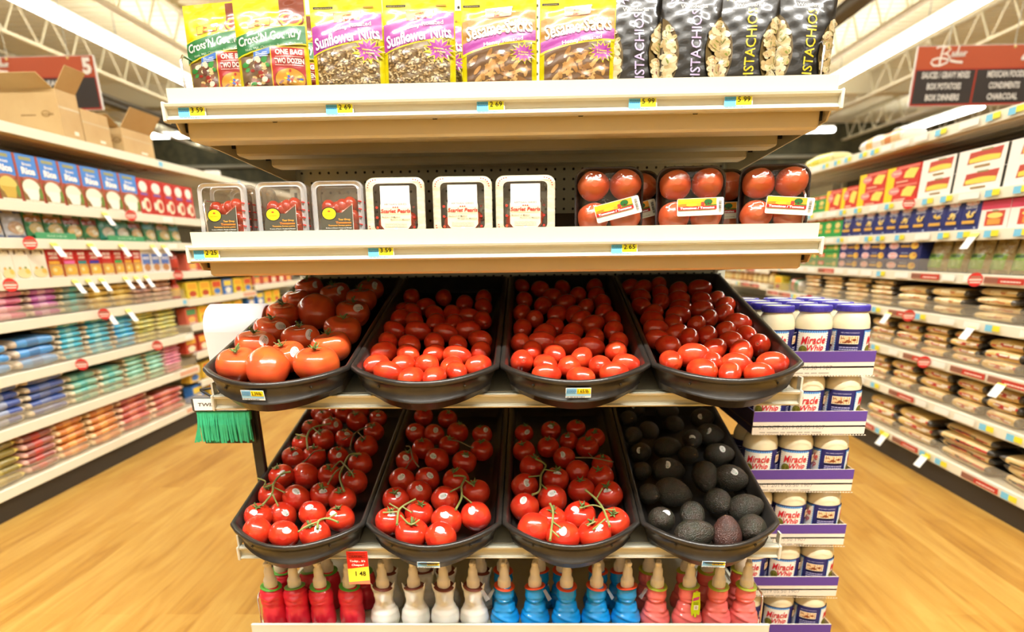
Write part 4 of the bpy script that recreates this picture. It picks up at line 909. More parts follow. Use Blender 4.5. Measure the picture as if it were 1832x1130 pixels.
# ---------------------------------------------------------------- green vine stems lying over the tomatoes
ST = [
 (4, 'with a fork over the rear tomatoes', VINE, [[(605,315),(600,230),(640,170),(760,140)],[(600,230),(525,212)],[(640,170),(690,215)]]),
 (4, 'branching over the middle beside the next basket', VINE, [[(850,595),(820,500),(850,420),(890,350),(965,345)],[(850,425),(790,470),(740,550)],[(855,420),(900,470),(915,500)],[(850,420),(820,395),(760,460)]]),
 (4, 'curling over the outer front edge', VINE, [[(300,690),(365,610),(378,540),(430,480),(490,465)],[(378,545),(310,570),(320,530),(270,510)],[(375,570),(450,605)],[(370,620),(405,695)]]),
 (4, 'short, over the front tomatoes', VINE, [[(670,850),(680,795),(740,780),(810,805)],[(740,780),(800,745)],[(540,870),(600,830),(680,800)]]),
 (4, 'dry, over the rear corner by the next basket', DRY, [[(890,310),(910,230),(960,180),(1060,150)],[(945,200),(990,245)],[(925,205),(840,250)]]),
 (4, 'small, in the middle over the dark gap', DRY, [[(570,400),(600,380),(650,330),(720,318)]]),
 (5, 'star shaped, over the front tomatoes', VINE, [[(340,820),(348,740),(375,700),(465,650)],[(350,735),(245,740)],[(365,760),(430,820),(490,790)],[(350,715),(290,680)],[(375,700),(440,740)]]),
 (5, 'long, down the side of the next vine basket', VINE, [[(735,720),(775,640),(775,560),(800,500),(720,492)],[(790,515),(860,560)],[(775,620),(840,672)],[(778,560),(700,600)]]),
 (5, 'dry, at the outer middle', DRY, [[(485,430),(445,370),(430,300),(400,292)],[(445,370),(400,440)]]),
 (5, 'thin, over the rear tomatoes', DRY, [[(690,250),(760,262),(850,305)]]),
 (6, 'over the outer tomatoes of the middle', VINE, [[(310,620),(360,590),(368,490),(400,420),(335,380)],[(370,490),(285,500)],[(395,450),(470,462)],[(365,545),(405,580)]]),
 (6, 'thick, over the tomatoes by the avocados', VINE, [[(832,832),(790,720),(740,650),(670,590)],[(790,712),(720,690),(630,712)],[(745,645),(780,580)],[(800,720),(870,722)],[(800,785),(720,855)],[(735,800),(680,830)]]),
 (6, 'hanging down to the front rim', VINE, [[(430,925),(438,860),(450,740),(430,680)],[(445,800),(500,840)],[(440,860),(490,905)]]),
 (6, 'dry, over the rear tomatoes', DRY, [[(600,370),(720,372),(855,400)],[(720,372),(690,340)]]),
]
for bi, how, mt, lines_ in ST:
    f = FR[bi]; pl = PILES[bi]; s = pl[3]; b = MB(); pts = STEMP[bi]
    def top(px, py):
        c = .024
        for _ in range(5):
            p = f.hit(px, py, c); a, q, _c = f.loc(p); m = -.01
            for P in pts:
                a2, q2, c2 = f.loc(P[0]); d2 = (a-a2)**2+(q-q2)**2
                if d2 < P[1]**2: m = max(m, c2+sqrt(max(0, P[1]**2*1.04-d2))*.97)
            c = .5*c+.5*(max(m, .012)+.004)
        return f.hit(px, py, c)
    for li, ln in enumerate(lines_):
        q = [top(pl[1]+x/s, pl[2]+y/s) for x, y in ln]; sm = []
        for i in range(len(q)-1):
            p0, p1, p2, p3 = q[max(i-1, 0)], q[i], q[i+1], q[min(i+2, len(q)-1)]
            for k in range(5):
                t = k/5; sm.append(.5*((2*p1)+(p2-p0)*t+(2*p0-5*p1+4*p2-p3)*t*t+(3*p1-p0-3*p2+p3)*t**3))
        sm.append(q[-1]); r_ = (.0025 if li == 0 else .0018)*(.75 if mt is DRY else 1)
        b.tube(sm, [r_*(1.25 if i in (0, len(sm)-1) else 1) for i in range(len(sm))], mt, 7)
    o = b.build('tomato_vine'); tag(o, ('green' if mt is VINE else 'dry')+' stem, '+PNAME[bi]+', '+how.replace('dry, ', '').replace('in the middle ', ''), 'vine stem', 'vine stems')
# ---------------------------------------------------------------- figure-shaped soap bottles on the bottom shelf
def soap_body(kind, mat):
    b = MB(); n = 40
    if kind == 'red':      # plain column with a round face pressed into it
        K = [(0, .026, .021), (.003, .030, .025), (.025, .031, .026), (.048, .029, .025), (.060, .0275, .024), (.072, .0295, .026), (.088, .0305, .027), (.102, .0285, .025), (.112, .021, .019), (.116, .013, .013), (.122, .011, .011)]
        G = [(0, .085, .007, .007, .0035), (-.010, .091, .006, .005, .002), (.010, .091, .006, .005, .002), (0, .074, .009, .0025, .0022), (0, .0795, .010, .002, -.002), (-.012, .040, .010, .018, .002), (.012, .040, .010, .018, .002), (0, .02, .003, .03, -.002)]
    elif kind == 'white':  # sitting animal, wide belly, two ears
        K = [(0, .027, .024), (.004, .033, .028), (.020, .036, .031), (.040, .0335, .029), (.055, .027, .024), (.066, .0225, .021), (.076, .0215, .021), (.090, .0235, .022), (.102, .0245, .020), (.109, .0235, .016), (.112, .0165, .014), (.116, .0125, .0125), (.122, .011, .011)]
        G = [(0, .083, .009, .012, .006), (0, .022, .020, .018, .003), (0, .055, .016, .010, -.002), (-.012, .090, .005, .010, -.002), (.012, .090, .005, .010, -.002)]
    else:                  # round-bellied figure with folded arms and a sash
        K = [(0, .029, .025), (.004, .034, .029), (.020, .0365, .031), (.036, .033, .029), (.048, .0275, .025), (.060, .026, .023), (.066, .0250, .021), (.0712, .0185, .017), (.076, .0215, .0205), (.088, .0245, .0230), (.098, .0235, .021), (.108, .0235, .019), (.112, .019, .017), (.116, .0125, .0125), (.122, .011, .011)]
        G = [(0, .079, .012, .004, .003), (0, .083, .012, .002, -.002), (-.020, .052, .008, .006, .004), (.020, .052, .008, .006, .004), (0, .010, .028, .008, .002)]
    rings = []; N = 54
    for j in range(N+1):
        z = .122*j/N
        for i in range(len(K)-1):
            if K[i][0] <= z <= K[i+1][0]:
                t = (z-K[i][0])/(K[i+1][0]-K[i][0]); t = t*t*(3-2*t) if .01 < z < .108 else t; rx = K[i][1]+(K[i+1][1]-K[i][1])*t; ry = K[i][2]+(K[i+1][2]-K[i][2])*t; break
        ring = []
        for i in range(n):
            a = 2*pi*i/n; x, y = rx*cos(a), ry*sin(a)
            if y < 0:
                for gx, gz, sx, sz, am in G: y -= 1.7*am*math.exp(-((x-gx)/sx)**2-((z-gz)/sz)**2)
                if kind == 'fig': d = (z-.034)-(-.55*x+ .012*0); y -= .0042*math.exp(-((z-(.030-.42*x+6*x*x*0))/.0045)**2)
            ring.append((x, y, z))
        rings.append(ring)
    b.loft(rings, mat, True, True)
    if kind == 'white':
        for s in (-1, 1): b.loft([[(s*.0195+.006*cos(q), .006*sin(q)-.002, .100) for q in (0, pi/2, pi, 1.5*pi)], [(s*.0235+.005*cos(q), .005*sin(q)-.002, .112) for q in (0, pi/2, pi, 1.5*pi)], [(s*.0285+.0005*cos(q), .0005*sin(q)-.002, .126) for q in (0, pi/2, pi, 1.5*pi)]], mat, True, True)
    return b.mesh('bottle_body')
PUMPM = M('pump_white_plastic', (.78, .72, .62), .35)
def pump_mesh():
    b = MB(); b.lathe([(.0125, .117), (.0132, .118), (.0132, .133), (.0125, .1345), (.0118, .1365), (.0100, .1385), (.0098, .152), (.0088, .156), (.0072, .158), (.0070, .168)], PUMPM, 24)
    for i in range(24): a = 2*pi*i/24; b.box(-.0004, -.0136, .119, .0004, -.0130, .132, PUMPM, X=Matrix.Rotation(a, 4, 'Z'))
    b.box(-.005, -.016, .1665, .005, .005, .175, PUMPM, .002); return b.mesh('pump_top')
def collar_mesh(col, tilt):
    b = MB(); m = M('collar_'+col, col, .4); X = Matrix.Translation((0, 0, .1145)) @ Matrix.Rotation(tilt[0], 4, 'X') @ Matrix.Rotation(tilt[1], 4, 'Y')
    b.lathe([(.0128, .0), (.0245, -.0006), (.0250, .0004), (.0245, .0014), (.0128, .0014)], m, 28, True, False, X=X); return b.mesh('neck_collar')
PUMP = pump_mesh()
SOAP = {'red': M('red_soap', (.72, .022, .048), .25, coat=.3, sss=.15), 'white': M('white_soap_bottle', (.80, .78, .72), .35, sss=.1), 'blue': M('blue_soap', (.006, .30, .78), .25, coat=.3, sss=.1), 'pink': M('coral_soap', (.82, .17, .16), .25, coat=.3, sss=.15)}
BODY = {'red': soap_body('red', SOAP['red']), 'white': soap_body('white', SOAP['white']), 'blue': soap_body('fig', SOAP['blue']), 'pink': soap_body('fig', SOAP['pink'])}
COLL = {'red': ('5ea83a', '6f9a3e'), 'white': ('7a3a2c', '7a3a2c'), 'blue': ('d84a22', 'd84a22'), 'pink': ('a8b02e', 'a8b02e')}
DECKB = .2095
SX = {'red': [490, 532, 577, 629], 'white': [688, 743, 796, 848], 'blue': [903, 957, 1013, 1066, 1120], 'pink': [1173, 1230, 1282, 1331]}
GAPN = {'red': 'outer wire fence', 'white': 'red bottles', 'blue': 'white bottles', 'pink': 'blue bottles'}
SHAPE = {'red': 'red soap bottle with a moulded face', 'white': 'white animal shaped soap bottle', 'blue': 'blue figure shaped soap bottle', 'pink': 'coral figure shaped soap bottle'}
rnd = random.Random(5); CMESH = {}
for col, xs in SX.items():
    for row in range(2):
        for i, px in enumerate(xs):
            y = .050+.085*row; x = xat(px, .05, DECKB+.05)+(0 if row == 0 else (.012 if i % 2 else -.006))
            where = '%s from the %s' % (ORD[i], GAPN[col])
            t = thing('soap_bottle', '%s, %s row, %s' % (SHAPE[col], ('front', 'second')[row], where), 'soap bottle', (x, y, DECKB), rnd.uniform(-.12, .12)-(.10 if x > .3 else 0), 'soap bottles on the bottom shelf')
            link('bottle_body', BODY[col], t).scale = (.98, 1, .88); pp_ = link('pump_top', PUMP, t, (0, 0, -.036)); pp_.scale = (1.15, 1.15, 1.17)
            k = (col, i % 3); CMESH.setdefault(k, collar_mesh(COLL[col][i % 2], ((.10, -.05, .16)[i % 3], (.12, -.10, .05)[i % 3])))
            link('neck_collar', CMESH[k], t, (0, 0, -.0140))
            if row == 0 and (col, i) in (('blue', 0), ('blue', 1), ('blue', 3), ('white', 3), ('pink', 0)):
                sgn = -1 if i in (0,) else 1
                b = MB(); b.add([(sgn*.020, -.020, .113), (sgn*.026, -.012, .113), (sgn*.041, -.012, .088), (sgn*.033, -.022, .086)], [(0, 1, 2, 3)], film('clear_hang_tag', (.9, .9, .95), .2, .1, haze=.25)); b.build('clear_hang_tag', t, (0, 0, -.014))
            if row == 0 and col == 'pink' and i == 1:
                LIME = 'c6dc1e'; b = MB(); a = Art(b, flat((.004, -.0275, .058), (.96, 0, -.28), (.28, 0, .96)), 0, .0003)
                b.prism([(x2+.004, z2) for x2, z2 in ((-.0, .062), (.012, .062), (.013, .090), (.016, .112), (.006, .116))], -.0285, -.0278, ink(LIME))
                b.prism([(.001, .068), (.004, .052), (.007, .050), (.009, .058), (.011, .047), (.015, .047), (.016, .057), (.019, .052), (.022, .054), (.023, .075), (.019, .112), (.004, .112)], -.0292, -.0284, ink(LIME))
                a = Art(b, flat((0, -.0294, 0)), .0002, .0002); a.fan([(.004, .089), (.018, .094), (.019, .102), (.005, .097)], 'c23a8a'); a.lines(.006, .081, .018, .088, 2, '6a7a1a'); a.rect(.008, .067, .018, .079, 'f2f2ec'); a.bars(.010, .069, .016, .077, 'a8a8a0'); b.build('lime_hang_tag', t, (0, 0, -.014))

# ---------------------------------------------------------------- mayonnaise jars in stacked trays
MAYO = M('mayonnaise_through_jar', (.80, .72, .50), .12, coat=.6); LID = M('jar_lid_violet', (.055, .040, .36), .4); LIDT = M('jar_lid_disc', (.62, .72, .45), .4)  # lid top bears a paler yellow-green disc
JR = .0455
def jar_meshes():
    b = MB(); b.lathe([(.040, 0), (.0445, .002), (JR, .006), (JR, .083), (.0450, .092), (.0425, .102), (.0385, .110), (.0365, .1135), (.036, .118)], MAYO, 32); body = b.mesh('glass_jar')
    b = MB(); b.lathe([(.0385, .1165), (.0395, .118), (.0395, .128), (.0385, .1305), (.0360, .1312), (.0352, .1306), (.0352, .1300)], LID, 32, True, True)
    for i in range(60): a = 2*pi*i/60; b.box(-.0006, -.0401, .1185, .0006, -.0393, .1275, LID, X=Matrix.Rotation(a, 4, 'Z'))
    a = Art(b, flat((0, 0, .1302), (1, 0, 0), (0, 1, 0)), .0002, .0002); a.ell(0, 0, .030, .030, LIDT, 24); a.ell(0, 0, .024, .024, 'd8e0c8', 24); a.text(0, 0, 'Miracle Whip', 'b02a2a', w=.04); lid = b.mesh('screw_lid')
    b = MB(); C = 2*pi*JR; P = lambda u, v, l: ((JR+l)*sin(2*pi*u/C), -(JR+l)*cos(2*pi*u/C), v)
    a = Art(b, P, .0003, .00006, .006); z0, z1 = .012, .080
    a.rect(-C/2, z0, C/2, z1, '2b2a66')
    for u0, u1 in ((-.038, .038), (.105, .181)):
        a.rect(u0, z0, u1, z1-.003, '5f9fe0'); top_ = z1-.008
        vs = [(u0+.004, z0)]; n = 26
        sc_ = [(u0+.004+(u1-u0-.008)*i/n, top_+(.0017 if i % 2 else 0)) for i in range(n+1)]
        a.strip(sc_, [(x, z0) for x, _ in sc_], 'f0eee4')
        for i in range(12): a.ell(u0+.003, z0+.003+i*.0052, .0024, .0024, 'f0eee4', 8); a.ell(u1-.003, z0+.003+i*.0052, .0024, .0024, 'f0eee4', 8)
        m = (u0+u1)/2; a.text(m+.002, .0565, 'Miracle', 'cc2430', w=.058, h=.0175, bold=.02, shear=.25, rot=.06, arc=.001); a.text(m+.009, .0385, 'Whip', 'cc2430', w=.040, h=.0175, bold=.02, shear=.25, rot=.06)
        a.ell(m-.020, .034, .0105, .0105, '6a6420', 18); a.ell(m-.020, .034, .0085, .0085, '7f7a2c', 18)
        a.rect(u0+.006, z0, u1-.006, z0+.006, 'c9d8ea')
    a.rect(.050, .048, .092, .066, 'f0e6cc'); a.rect(.052, .0495, .090, .0645, 'b98a5a')
    r = random.Random(4)
    for _ in range(16): a.ell(r.uniform(.055, .087), r.uniform(.051, .063), .0042, .003, r.choice(('d8a878', 'a8643c', 'e8c89a', '8a4a2a')), 8)
    a.text(.071, .0725, "WE\u2019LL MAKE A SANDWICH", 'd8d4ea', w=.040); a.lines(.052, .016, .092, .044, 6, 'a9a6cf'); a.lines(-.10, .016, -.05, .07, 9, '8f8cc0'); label = b.mesh('paper_label')
    return body, lid, label
JM = jar_meshes()
JP = .0912
def jar(loc, rotz, label):
    t = thing('mayonnaise_jar', label, 'jar', loc, rotz, 'mayonnaise jars'); t.scale = (.965, .965, 1.08); link('glass_jar', JM[0], t); link('screw_lid', JM[1], t); link('paper_label', JM[2], t)
CARD = M('tray_cardboard_white', (.78, .71, .60), .7); CARDI = M('tray_cardboard_inside', (.45, .32, .18), .8); VIO = 'ink_5a3f8e'
def tray_mesh(w, d, h):
    b = MB(); t = .004
    b.box(0, 0, .018, w, d, .022, CARDI); b.box(0, 0, 0, w, t, h, CARD); b.box(0, d-t, .018, w, d, h, CARDI); b.box(0, t, .0, t, d-t, h, M('tray_side_violet', (.030, .022, .075), .7)); b.box(w-t, t, .018, w, d-t, h, CARDI)
    a = Art(b, flat((0, 0, 0)), .0004, .0003); a.rect(0, h*.55, w, h, '5d4292'); 
    for i in range(40): a.fan([(w*i/40, -.001), (w*(i+1)/40, -.001), (w*(i+.5)/40, .002)], CARD)
    s = '01 OCT 2019 05:50 1907'; a.text(w*.33, h*.36, s, '6f6a60', w=w*.58, h=h*.17, bold=-.012); a.lines(w*.05, h*.12, w*.60, h*.17, 1, '8f897c', .7, 8)
    return b.mesh('jar_tray')
TW, TD, TH = 3*JP+.008, 4*JP+.008, .0585
tmesh = tray_mesh(TW, TD, TH)
tops = [(627, 1557), (735, 1550), (842, 1530), (938, 1515), (1033, 1503), (1120, 1491)]
zt = [.818, .670, .517, .364, .209, .060]; dxs = [0, .004, -.004, .0, .004, .006]
for k in range(6):
    z = zt[k]-TH; x = .896-TW+dxs[k]; y = .300
    o = link('jar_tray', tmesh, None, (x, y, z)); tag(o, 'violet and white cardboard jar tray, %s from the top of the mayonnaise stack' % nth(k, 6, 'first', 'lowest').replace('lowest', 'sixth'), 'cardboard tray', 'stacked jar trays')
    for jy in range(4 if k == 0 else 2):
        for jx in range(3):
            jar((x+.004+JP*(jx+.5), y+.004+JP*(jy+.5), z+.0226), (-.40, -.32, -1.95)[jx]+(0 if jy == 0 else 1.3*jy) + (.25 if k in (2, 3) and jx == 2 else 0),
                'mayonnaise jar, %s tray from the top, %s row, %s from the tomato display' % (ORD[k], ('front', 'second', 'third', 'rear')[jy], ORD[jx]))

# ---------------------------------------------------------------- plastic bag roll, twist tie holder and their post
WHITEP = M('white_bag_plastic', (.82, .82, .84), .35, bump=(30, .3, .003)); CORE = M('roll_end_shaded', (.45, .41, .35), .6); STEEL = M('black_steel', (.018, .017, .015), .4)  # roll ends are greyed to imitate their shade
pl, pr_ = atY(368, 600, .30), atY(472, 600, .30); rz = .880
RY = .35
t = thing('bag_roll', 'thick white roll of plastic produce bags beside the beefsteak basket', 'bag roll', (0, 0, 0))
b = MB(); n = 30; r_ = .062; xs = (pl.x, pl.x+.002, pr_.x-.01, pr_.x+.004)
rings = [[(x, RY+q*cos(2*pi*i/n), rz+q*sin(2*pi*i/n)) for i in range(n)] for x, q in ((pl.x, r_-.004), (pl.x+.004, r_), (pr_.x-.004, r_), (pr_.x, r_-.004))]
b.loft(rings, WHITEP, True); b.add(rings[0], [tuple(range(n))], CORE); b.add(rings[-1], [tuple(range(n))[::-1]], CORE); b.build('roll', t)
b = MB(); sh = [(RY-r_*cos(a), rz+r_*sin(a)) for a in (.0, -.2)]+[(RY-.059, rz-.05), (RY-.056, rz-.10), (RY-.052, rz-.135)]
b.loft([[(x, y-.002, z) for y, z in sh] for x in (pl.x+.004, pr_.x-.004)], WHITEP, True, False, False); b.build('loose_bag_end', t)
b = MB(); b.tube([(pl.x-.012, RY, rz), (pr_.x+.012, RY, rz)], .008, STEEL, 10); b.tube([(pr_.x+.008, RY, rz), (pr_.x+.008, RY, rz-.05)], .008, STEEL, 8); b.build('roll_holder', t)
q1, q2 = atY(452, 735, .21), atY(466, 850, .21)
t = thing('tie_stand', 'black steel stand with a twist tie holder beside the tomato display', 'stand', (0, 0, 0))
sz0 = c0_z = atY(344, 722, .185).z-.0
pxx = (q1.x+q2.x)/2
b = MB(); b.box(pxx-.012, .210, .03, pxx+.012, .228, sz0, STEEL, .002); b.build('post', t)
b = MB(); b.box(pxx-.14, .10, 0, pxx+.010, .32, .012, STEEL, .003); b.box(pxx-.012, .210, .012, pxx+.012, .228, .03, STEEL); b.build('foot', t)
c0, c1 = atY(344, 722, .185), atY(448, 722, .185)
sw = c1.x-c0.x; sz = c0.z
b = MB(); b.box(c0.x, .178, sz-.018, c1.x, .210, sz+.016, M('holder_dark_grey', (.06, .06, .06), .35), .003); b.build('holder_head', t)
b = MB(); b.box(c0.x+.008, .1755, sz-.014, c1.x-.008, .178, sz+.013, M('tag_paper', (.92, .92, .90))); a = Art(b, flat((c0.x+.008, .1754, sz-.014)), .0003, .0002); a.text(.010, .0137, 'TWIST TIES', '3a382f', h=.0085, w=.085, bold=.02, shear=.15, mid=False)
b.build('sign_plate', t)
b = MB(); e0 = atY(362, 697, .19); b.tube([(e0.x-.005, .19, e0.z), (e0.x+.04, .19, e0.z+.006)], .003, STEEL, 6); b.tube([(e0.x-.005, .19, e0.z), (e0.x+.02, .19, sz+.016)], .003, STEEL, 6); b.tube([(e0.x+.02, .19, sz+.016), (e0.x+.05, .19, sz+.030), (e0.x+.06, .19, sz+.016)], .003, STEEL, 6); b.build('wire_bracket', t)
b = MB(); b.box(c0.x+.01, .196, sz-.100, c1.x-.004, .200, sz-.018, STEEL); b.build('back_plate', t)
GT = M('green_twist_tie', (.030, .42, .20), .45, var=(50, (.020, .33, .15), .4, .7)); rnd = random.Random(8)
o = thing('twist_tie_bundle', 'thick bundle of green twist ties hanging from the holder', 'twist ties', (0, 0, 0))
b = MB(); n = 34; x0, x1 = c0.x+.010, c1.x-.006
for i in range(n):
    for lay in range(2):
        x = x0+(x1-x0)*(i+.5)/n; dx = rnd.uniform(-.004, .003)+(-.012*(n-i)/n if lay else 0)+(rnd.uniform(-.02, -.005) if rnd.random() < .12 else 0); y = .179+.006*lay+rnd.uniform(0, .003); hw = (x1-x0)/n*.55; zl = sz-.092+rnd.uniform(-.004, .005)
        b.loft([[(x-hw, y, sz-.018), (x+hw, y, sz-.018), (x+hw, y+.001, sz-.018), (x-hw, y+.001, sz-.018)], [(x-hw+dx*.4, y-.004, sz-.05), (x+hw+dx*.4, y-.004, sz-.05), (x+hw+dx*.4, y-.003, sz-.05), (x-hw+dx*.4, y-.003, sz-.05)], [(x-hw+dx, y-.003, zl), (x+hw+dx, y-.003, zl), (x+hw+dx, y-.002, zl), (x-hw+dx, y-.002, zl)]], GT, False, True)
o2 = b.build('tie_strands', o); o2['kind'] = 'stuff'
b = MB(); b.box(x0-.002, .1795, sz-.040, x1+.002, .194, sz-.018, GT, .002); b.build('glued_block', o)
# ---------------------------------------------------------------- aisle shelving
XL, XR = -2.19, 1.975
CREAM = M('aisle_shelf_enamel', (.80, .765, .63), .4); CREAMD = M('aisle_shelf_shaded', (.50, .41, .27), .5); BACKP = M('aisle_back_panel', (.10, .085, .06), .7)  # underside copy of the enamel carries its shade in the colour
FENCE = film('clear_shelf_lip', (.97, .95, .91), .03, .12, haze=.10, hazecol=(.9, .85, .7), fres=.08)
def shelving(label, side, y0, y1, zs, depth, lips=(), seed=0, blackback=True):
    X = XL if side < 0 else XR; L = y1-y0
    t = thing('shelving_unit', label, 'shelving unit', (X, y0, 0))
    s = -1 if side < 0 else 1                       # shelves run back from the front edge away from the aisle
    def bx(b, d0, d1, ya, yb, z0, z1, m, bev=0): b.box(min(s*d0, s*d1), ya, z0, max(s*d0, s*d1), yb, z1, m, bev)
    b = MB(); bx(b, depth, depth+.02, 0, L, 0, zs[0]+.02, BACKP if blackback else CREAM); b.build('back_panel', t)
    b = MB(); bx(b, .012, depth, 0, L, 0, zs[-1]-.045, KICK); b.build('kickplate', t)
    for ya in (0, L-.03): b = MB(); bx(b, depth-.03, depth, ya, ya+.03, 0, zs[0]+.03, CREAM); b.build('upright', t)
    r = random.Random(seed)
    for k, z in enumerate(zs):
        b = MB(); bx(b, .006, depth-.001, .002, L-.002, z-.012, z, CREAM)
        if k == 0:
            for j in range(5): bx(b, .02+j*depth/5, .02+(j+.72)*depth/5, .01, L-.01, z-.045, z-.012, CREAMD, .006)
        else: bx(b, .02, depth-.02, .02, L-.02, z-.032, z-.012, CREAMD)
        sh = b.build('shelf', t)
        b = MB(); bx(b, -.006, .006, 0, L, z-.040, z+.004, CREAM, .002); a = Art(b, flat((-s*.0065, 0 if s > 0 else L, z-.036), (0, 1 if s > 0 else -1, 0)) if s < 0 else flat((-s*.0065, L, z-.036), (0, -1, 0)), .0003, .0003)
        u = .02
        while u < L-.27:
            q = r.random(); wd = r.uniform(.09, .15)
            if q < .30 and k > 2: a.rect(u, .006, u+.25, .033, 'd9a58a'); a.rect(u, .008, u+.09, .030, '8a5a4a'); a.rect(u+.09, .008, u+.25, .030, 'b8342a'); a.lines(u+.11, .014, u+.23, .026, 1, 'f0d8cc'); u += .27
            elif q < .62: a.rect(u, .006, u+.05, .032, '78c4e6'); a.rect(u+.046, .010, u+.095, .032, 'e8de3a'); u += .13+r.random()*.09
            else: a.rect(u, .006, u+wd, .033, 'f4f2ea'); u += wd+.03+r.random()*.05
        b.build('price_rail', sh)
        if k in lips: b = MB(); bx(b, .004, .006, .01, L-.01, z+.004, z+.062, FENCE); b.build('clear_lip', sh)
    return t
ZLs = [1.604, 1.292, 1.138, .969, .800, .583, .368, .130]
ZLb = [1.604, 1.292, 1.138, .966, .792, .632, .450, .262, .130]
ZRs = [1.568, 1.275, 1.118, .938, .752, .556, .358, .132]
ZRb = [1.568, 1.275, 1.118, .911, .787, .610, .430, .132]
shelving('cream aisle shelving with rice boxes and bagged beans', -1, .95, 3.19, ZLs, .50, (4, 5, 6, 7), 3)
shelving('further cream shelving with small bottles, beyond the bean bags', -1, 3.195, 4.38, ZLb, .44, (), 4, False)
shelving('farthest cream shelving with orange and red boxes, behind the bag roll', -1, 4.385, 6.6, [1.604, 1.30, 1.13, .985, .835, .672, .48, .30, .130], .44, (), 6, False)
shelving('cream aisle shelving with pasta boxes and bagged pasta', 1, .95, 4.40, ZRs, .50, (3, 4, 5, 6, 7), 5)
shelving('further cream shelving with rows of red capped jars', 1, 4.405, 7.0, ZRb, .44, (), 7, False)

# ---------------------------------------------------------------- goods on the aisle shelves
def place(mesh_, name, side, yc, z, dep, sx=1, sz=1, off=.012, tiltx=0, sy=1, rz=0):
    X = XL if side < 0 else XR; s = -1 if side < 0 else 1
    o = link(name, mesh_); o.location = (X+s*(off+dep/2), yc, z); o.rotation_euler = (tiltx, 0, (pi/2 if side < 0 else -pi/2)+rz); o.scale = (sx, sy, sz); return o
def carton(name, w, d, h, base, paint, side=None, bev=0):
    b = MB(); b.box(-w/2, -d/2, 0, w/2, d/2, h, ink(base), bev)
    if side: a = Art(b, flat((w/2, -d/2, 0), (0, 1, 0)), .0004, .0004); a.rect(.001, .001, d-.001, h-.001, side); a = Art(b, flat((-w/2, d/2, 0), (0, -1, 0)), .0004, .0004); a.rect(.001, .001, d-.001, h-.001, side)
    a = Art(b, flat((-w/2, -d/2, 0)), .0005, .0005); paint(a, w, h); return b.mesh(name)
def p_rice(bowl):
    def f(a, w, h):
        a.rect(0, 0, w*.12, h, 'a8503c'); a.rect(w*.10, h*.52, w, h, '4a86d8'); a.rect(w*.25, h*.88, w*.8, h*.95, '9a9a6a'); a.text(w*.55, h*.80, 'Brown', 'f4f4f6', w=w*.4, bold=.03); a.text(w*.56, h*.66, 'Rice', 'fbfbfb', w=w*.62, h=h*.15, bold=.06)
        a.ell(w*.56, h*.49, w*.36, h*.05, 'b06a50'); a.rect(w*.10, .001, w, h*.44, '8a6a3a'); a.ell(w*.52, h*.30, w*.40, h*.19, 'f2ecd8' if bowl else 'd8c468'); a.fan([(w*.16, h*.28), (w*.88, h*.28), (w*.74, h*.05), (w*.34, h*.05)], 'f6f2e6' if bowl else 'c8a848'); a.ell(w*.90, h*.20, w*.09, h*.12, '6a8a3a'); a.rect(w*.12, .002, w*.98, h*.04, 'f0e8d0')
    return f
def p_redcup(a, w, h):
    a.ell(w*.5, h*.78, w*.34, h*.15, 'f4efe6'); a.rect(w*.22, h*.54, w*.78, h*.60, '7a5aa8'); a.lines(w*.25, h*.62, w*.75, h*.66, 1, 'e8c8b8'); a.ell(w*.60, h*.27, w*.30, h*.20, 'efe0c2'); a.ell(w*.66, h*.27, w*.17, h*.12, 'b8402c'); a.ell(w*.22, h*.25, w*.10, h*.12, 'f2e8d8')
def p_whitebox(a, w, h):
    a.rect(w*.10, h*.80, w*.90, h*.95, '6e5638'); a.ell(w*.5, h*.80, w*.34, h*.05, 'e8e0c8'); a.text(w*.5, h*.88, 'Pasta', 'e8d8b0', w=w*.5, bold=.03); a.ell(w*.30, h*.34, w*.10, h*.06, 'd8a848'); a.ell(w*.64, h*.36, w*.08, h*.05, '8a9a4a'); a.ell(w*.5, h*.18, w*.44, h*.16, 'ded29a'); a.ell(w*.72, h*.24, w*.16, h*.09, 'e8c060')
def p_redmix(c2):
    def f(a, w, h):
        a.rect(w*.04, h*.52, w*.96, h*.99, 'b8201c'); a.text(w*.5, h*.83, 'RICE', 'f4e8d8', w=w*.6, h=h*.10, bold=.05); a.text(w*.5, h*.69, 'a ROMA', 'f0dcc8', w=w*.6, h=h*.10, bold=.05); a.rect(w*.10, h*.46, w*.84, h*.57, c2); a.rect(w*.04, .001, w*.96, h*.45, 'c89a5a'); a.ell(w*.52, h*.22, w*.38, h*.17, 'e0b048'); a.ell(w*.40, h*.25, w*.14, h*.07, 'f0d898'); a.rect(w*.12, .002, w*.9, h*.05, 'e8ddc8')
    return f
def p_milk(a, w, h): a.rect(w*.08, h*.35, w*.92, h*.80, '5a78c0'); a.text(w*.5, h*.62, 'RICE', 'f2f2f6', w=w*.6, bold=.05); a.ell(w*.5, h*.22, w*.34, h*.16, 'c08a5a')
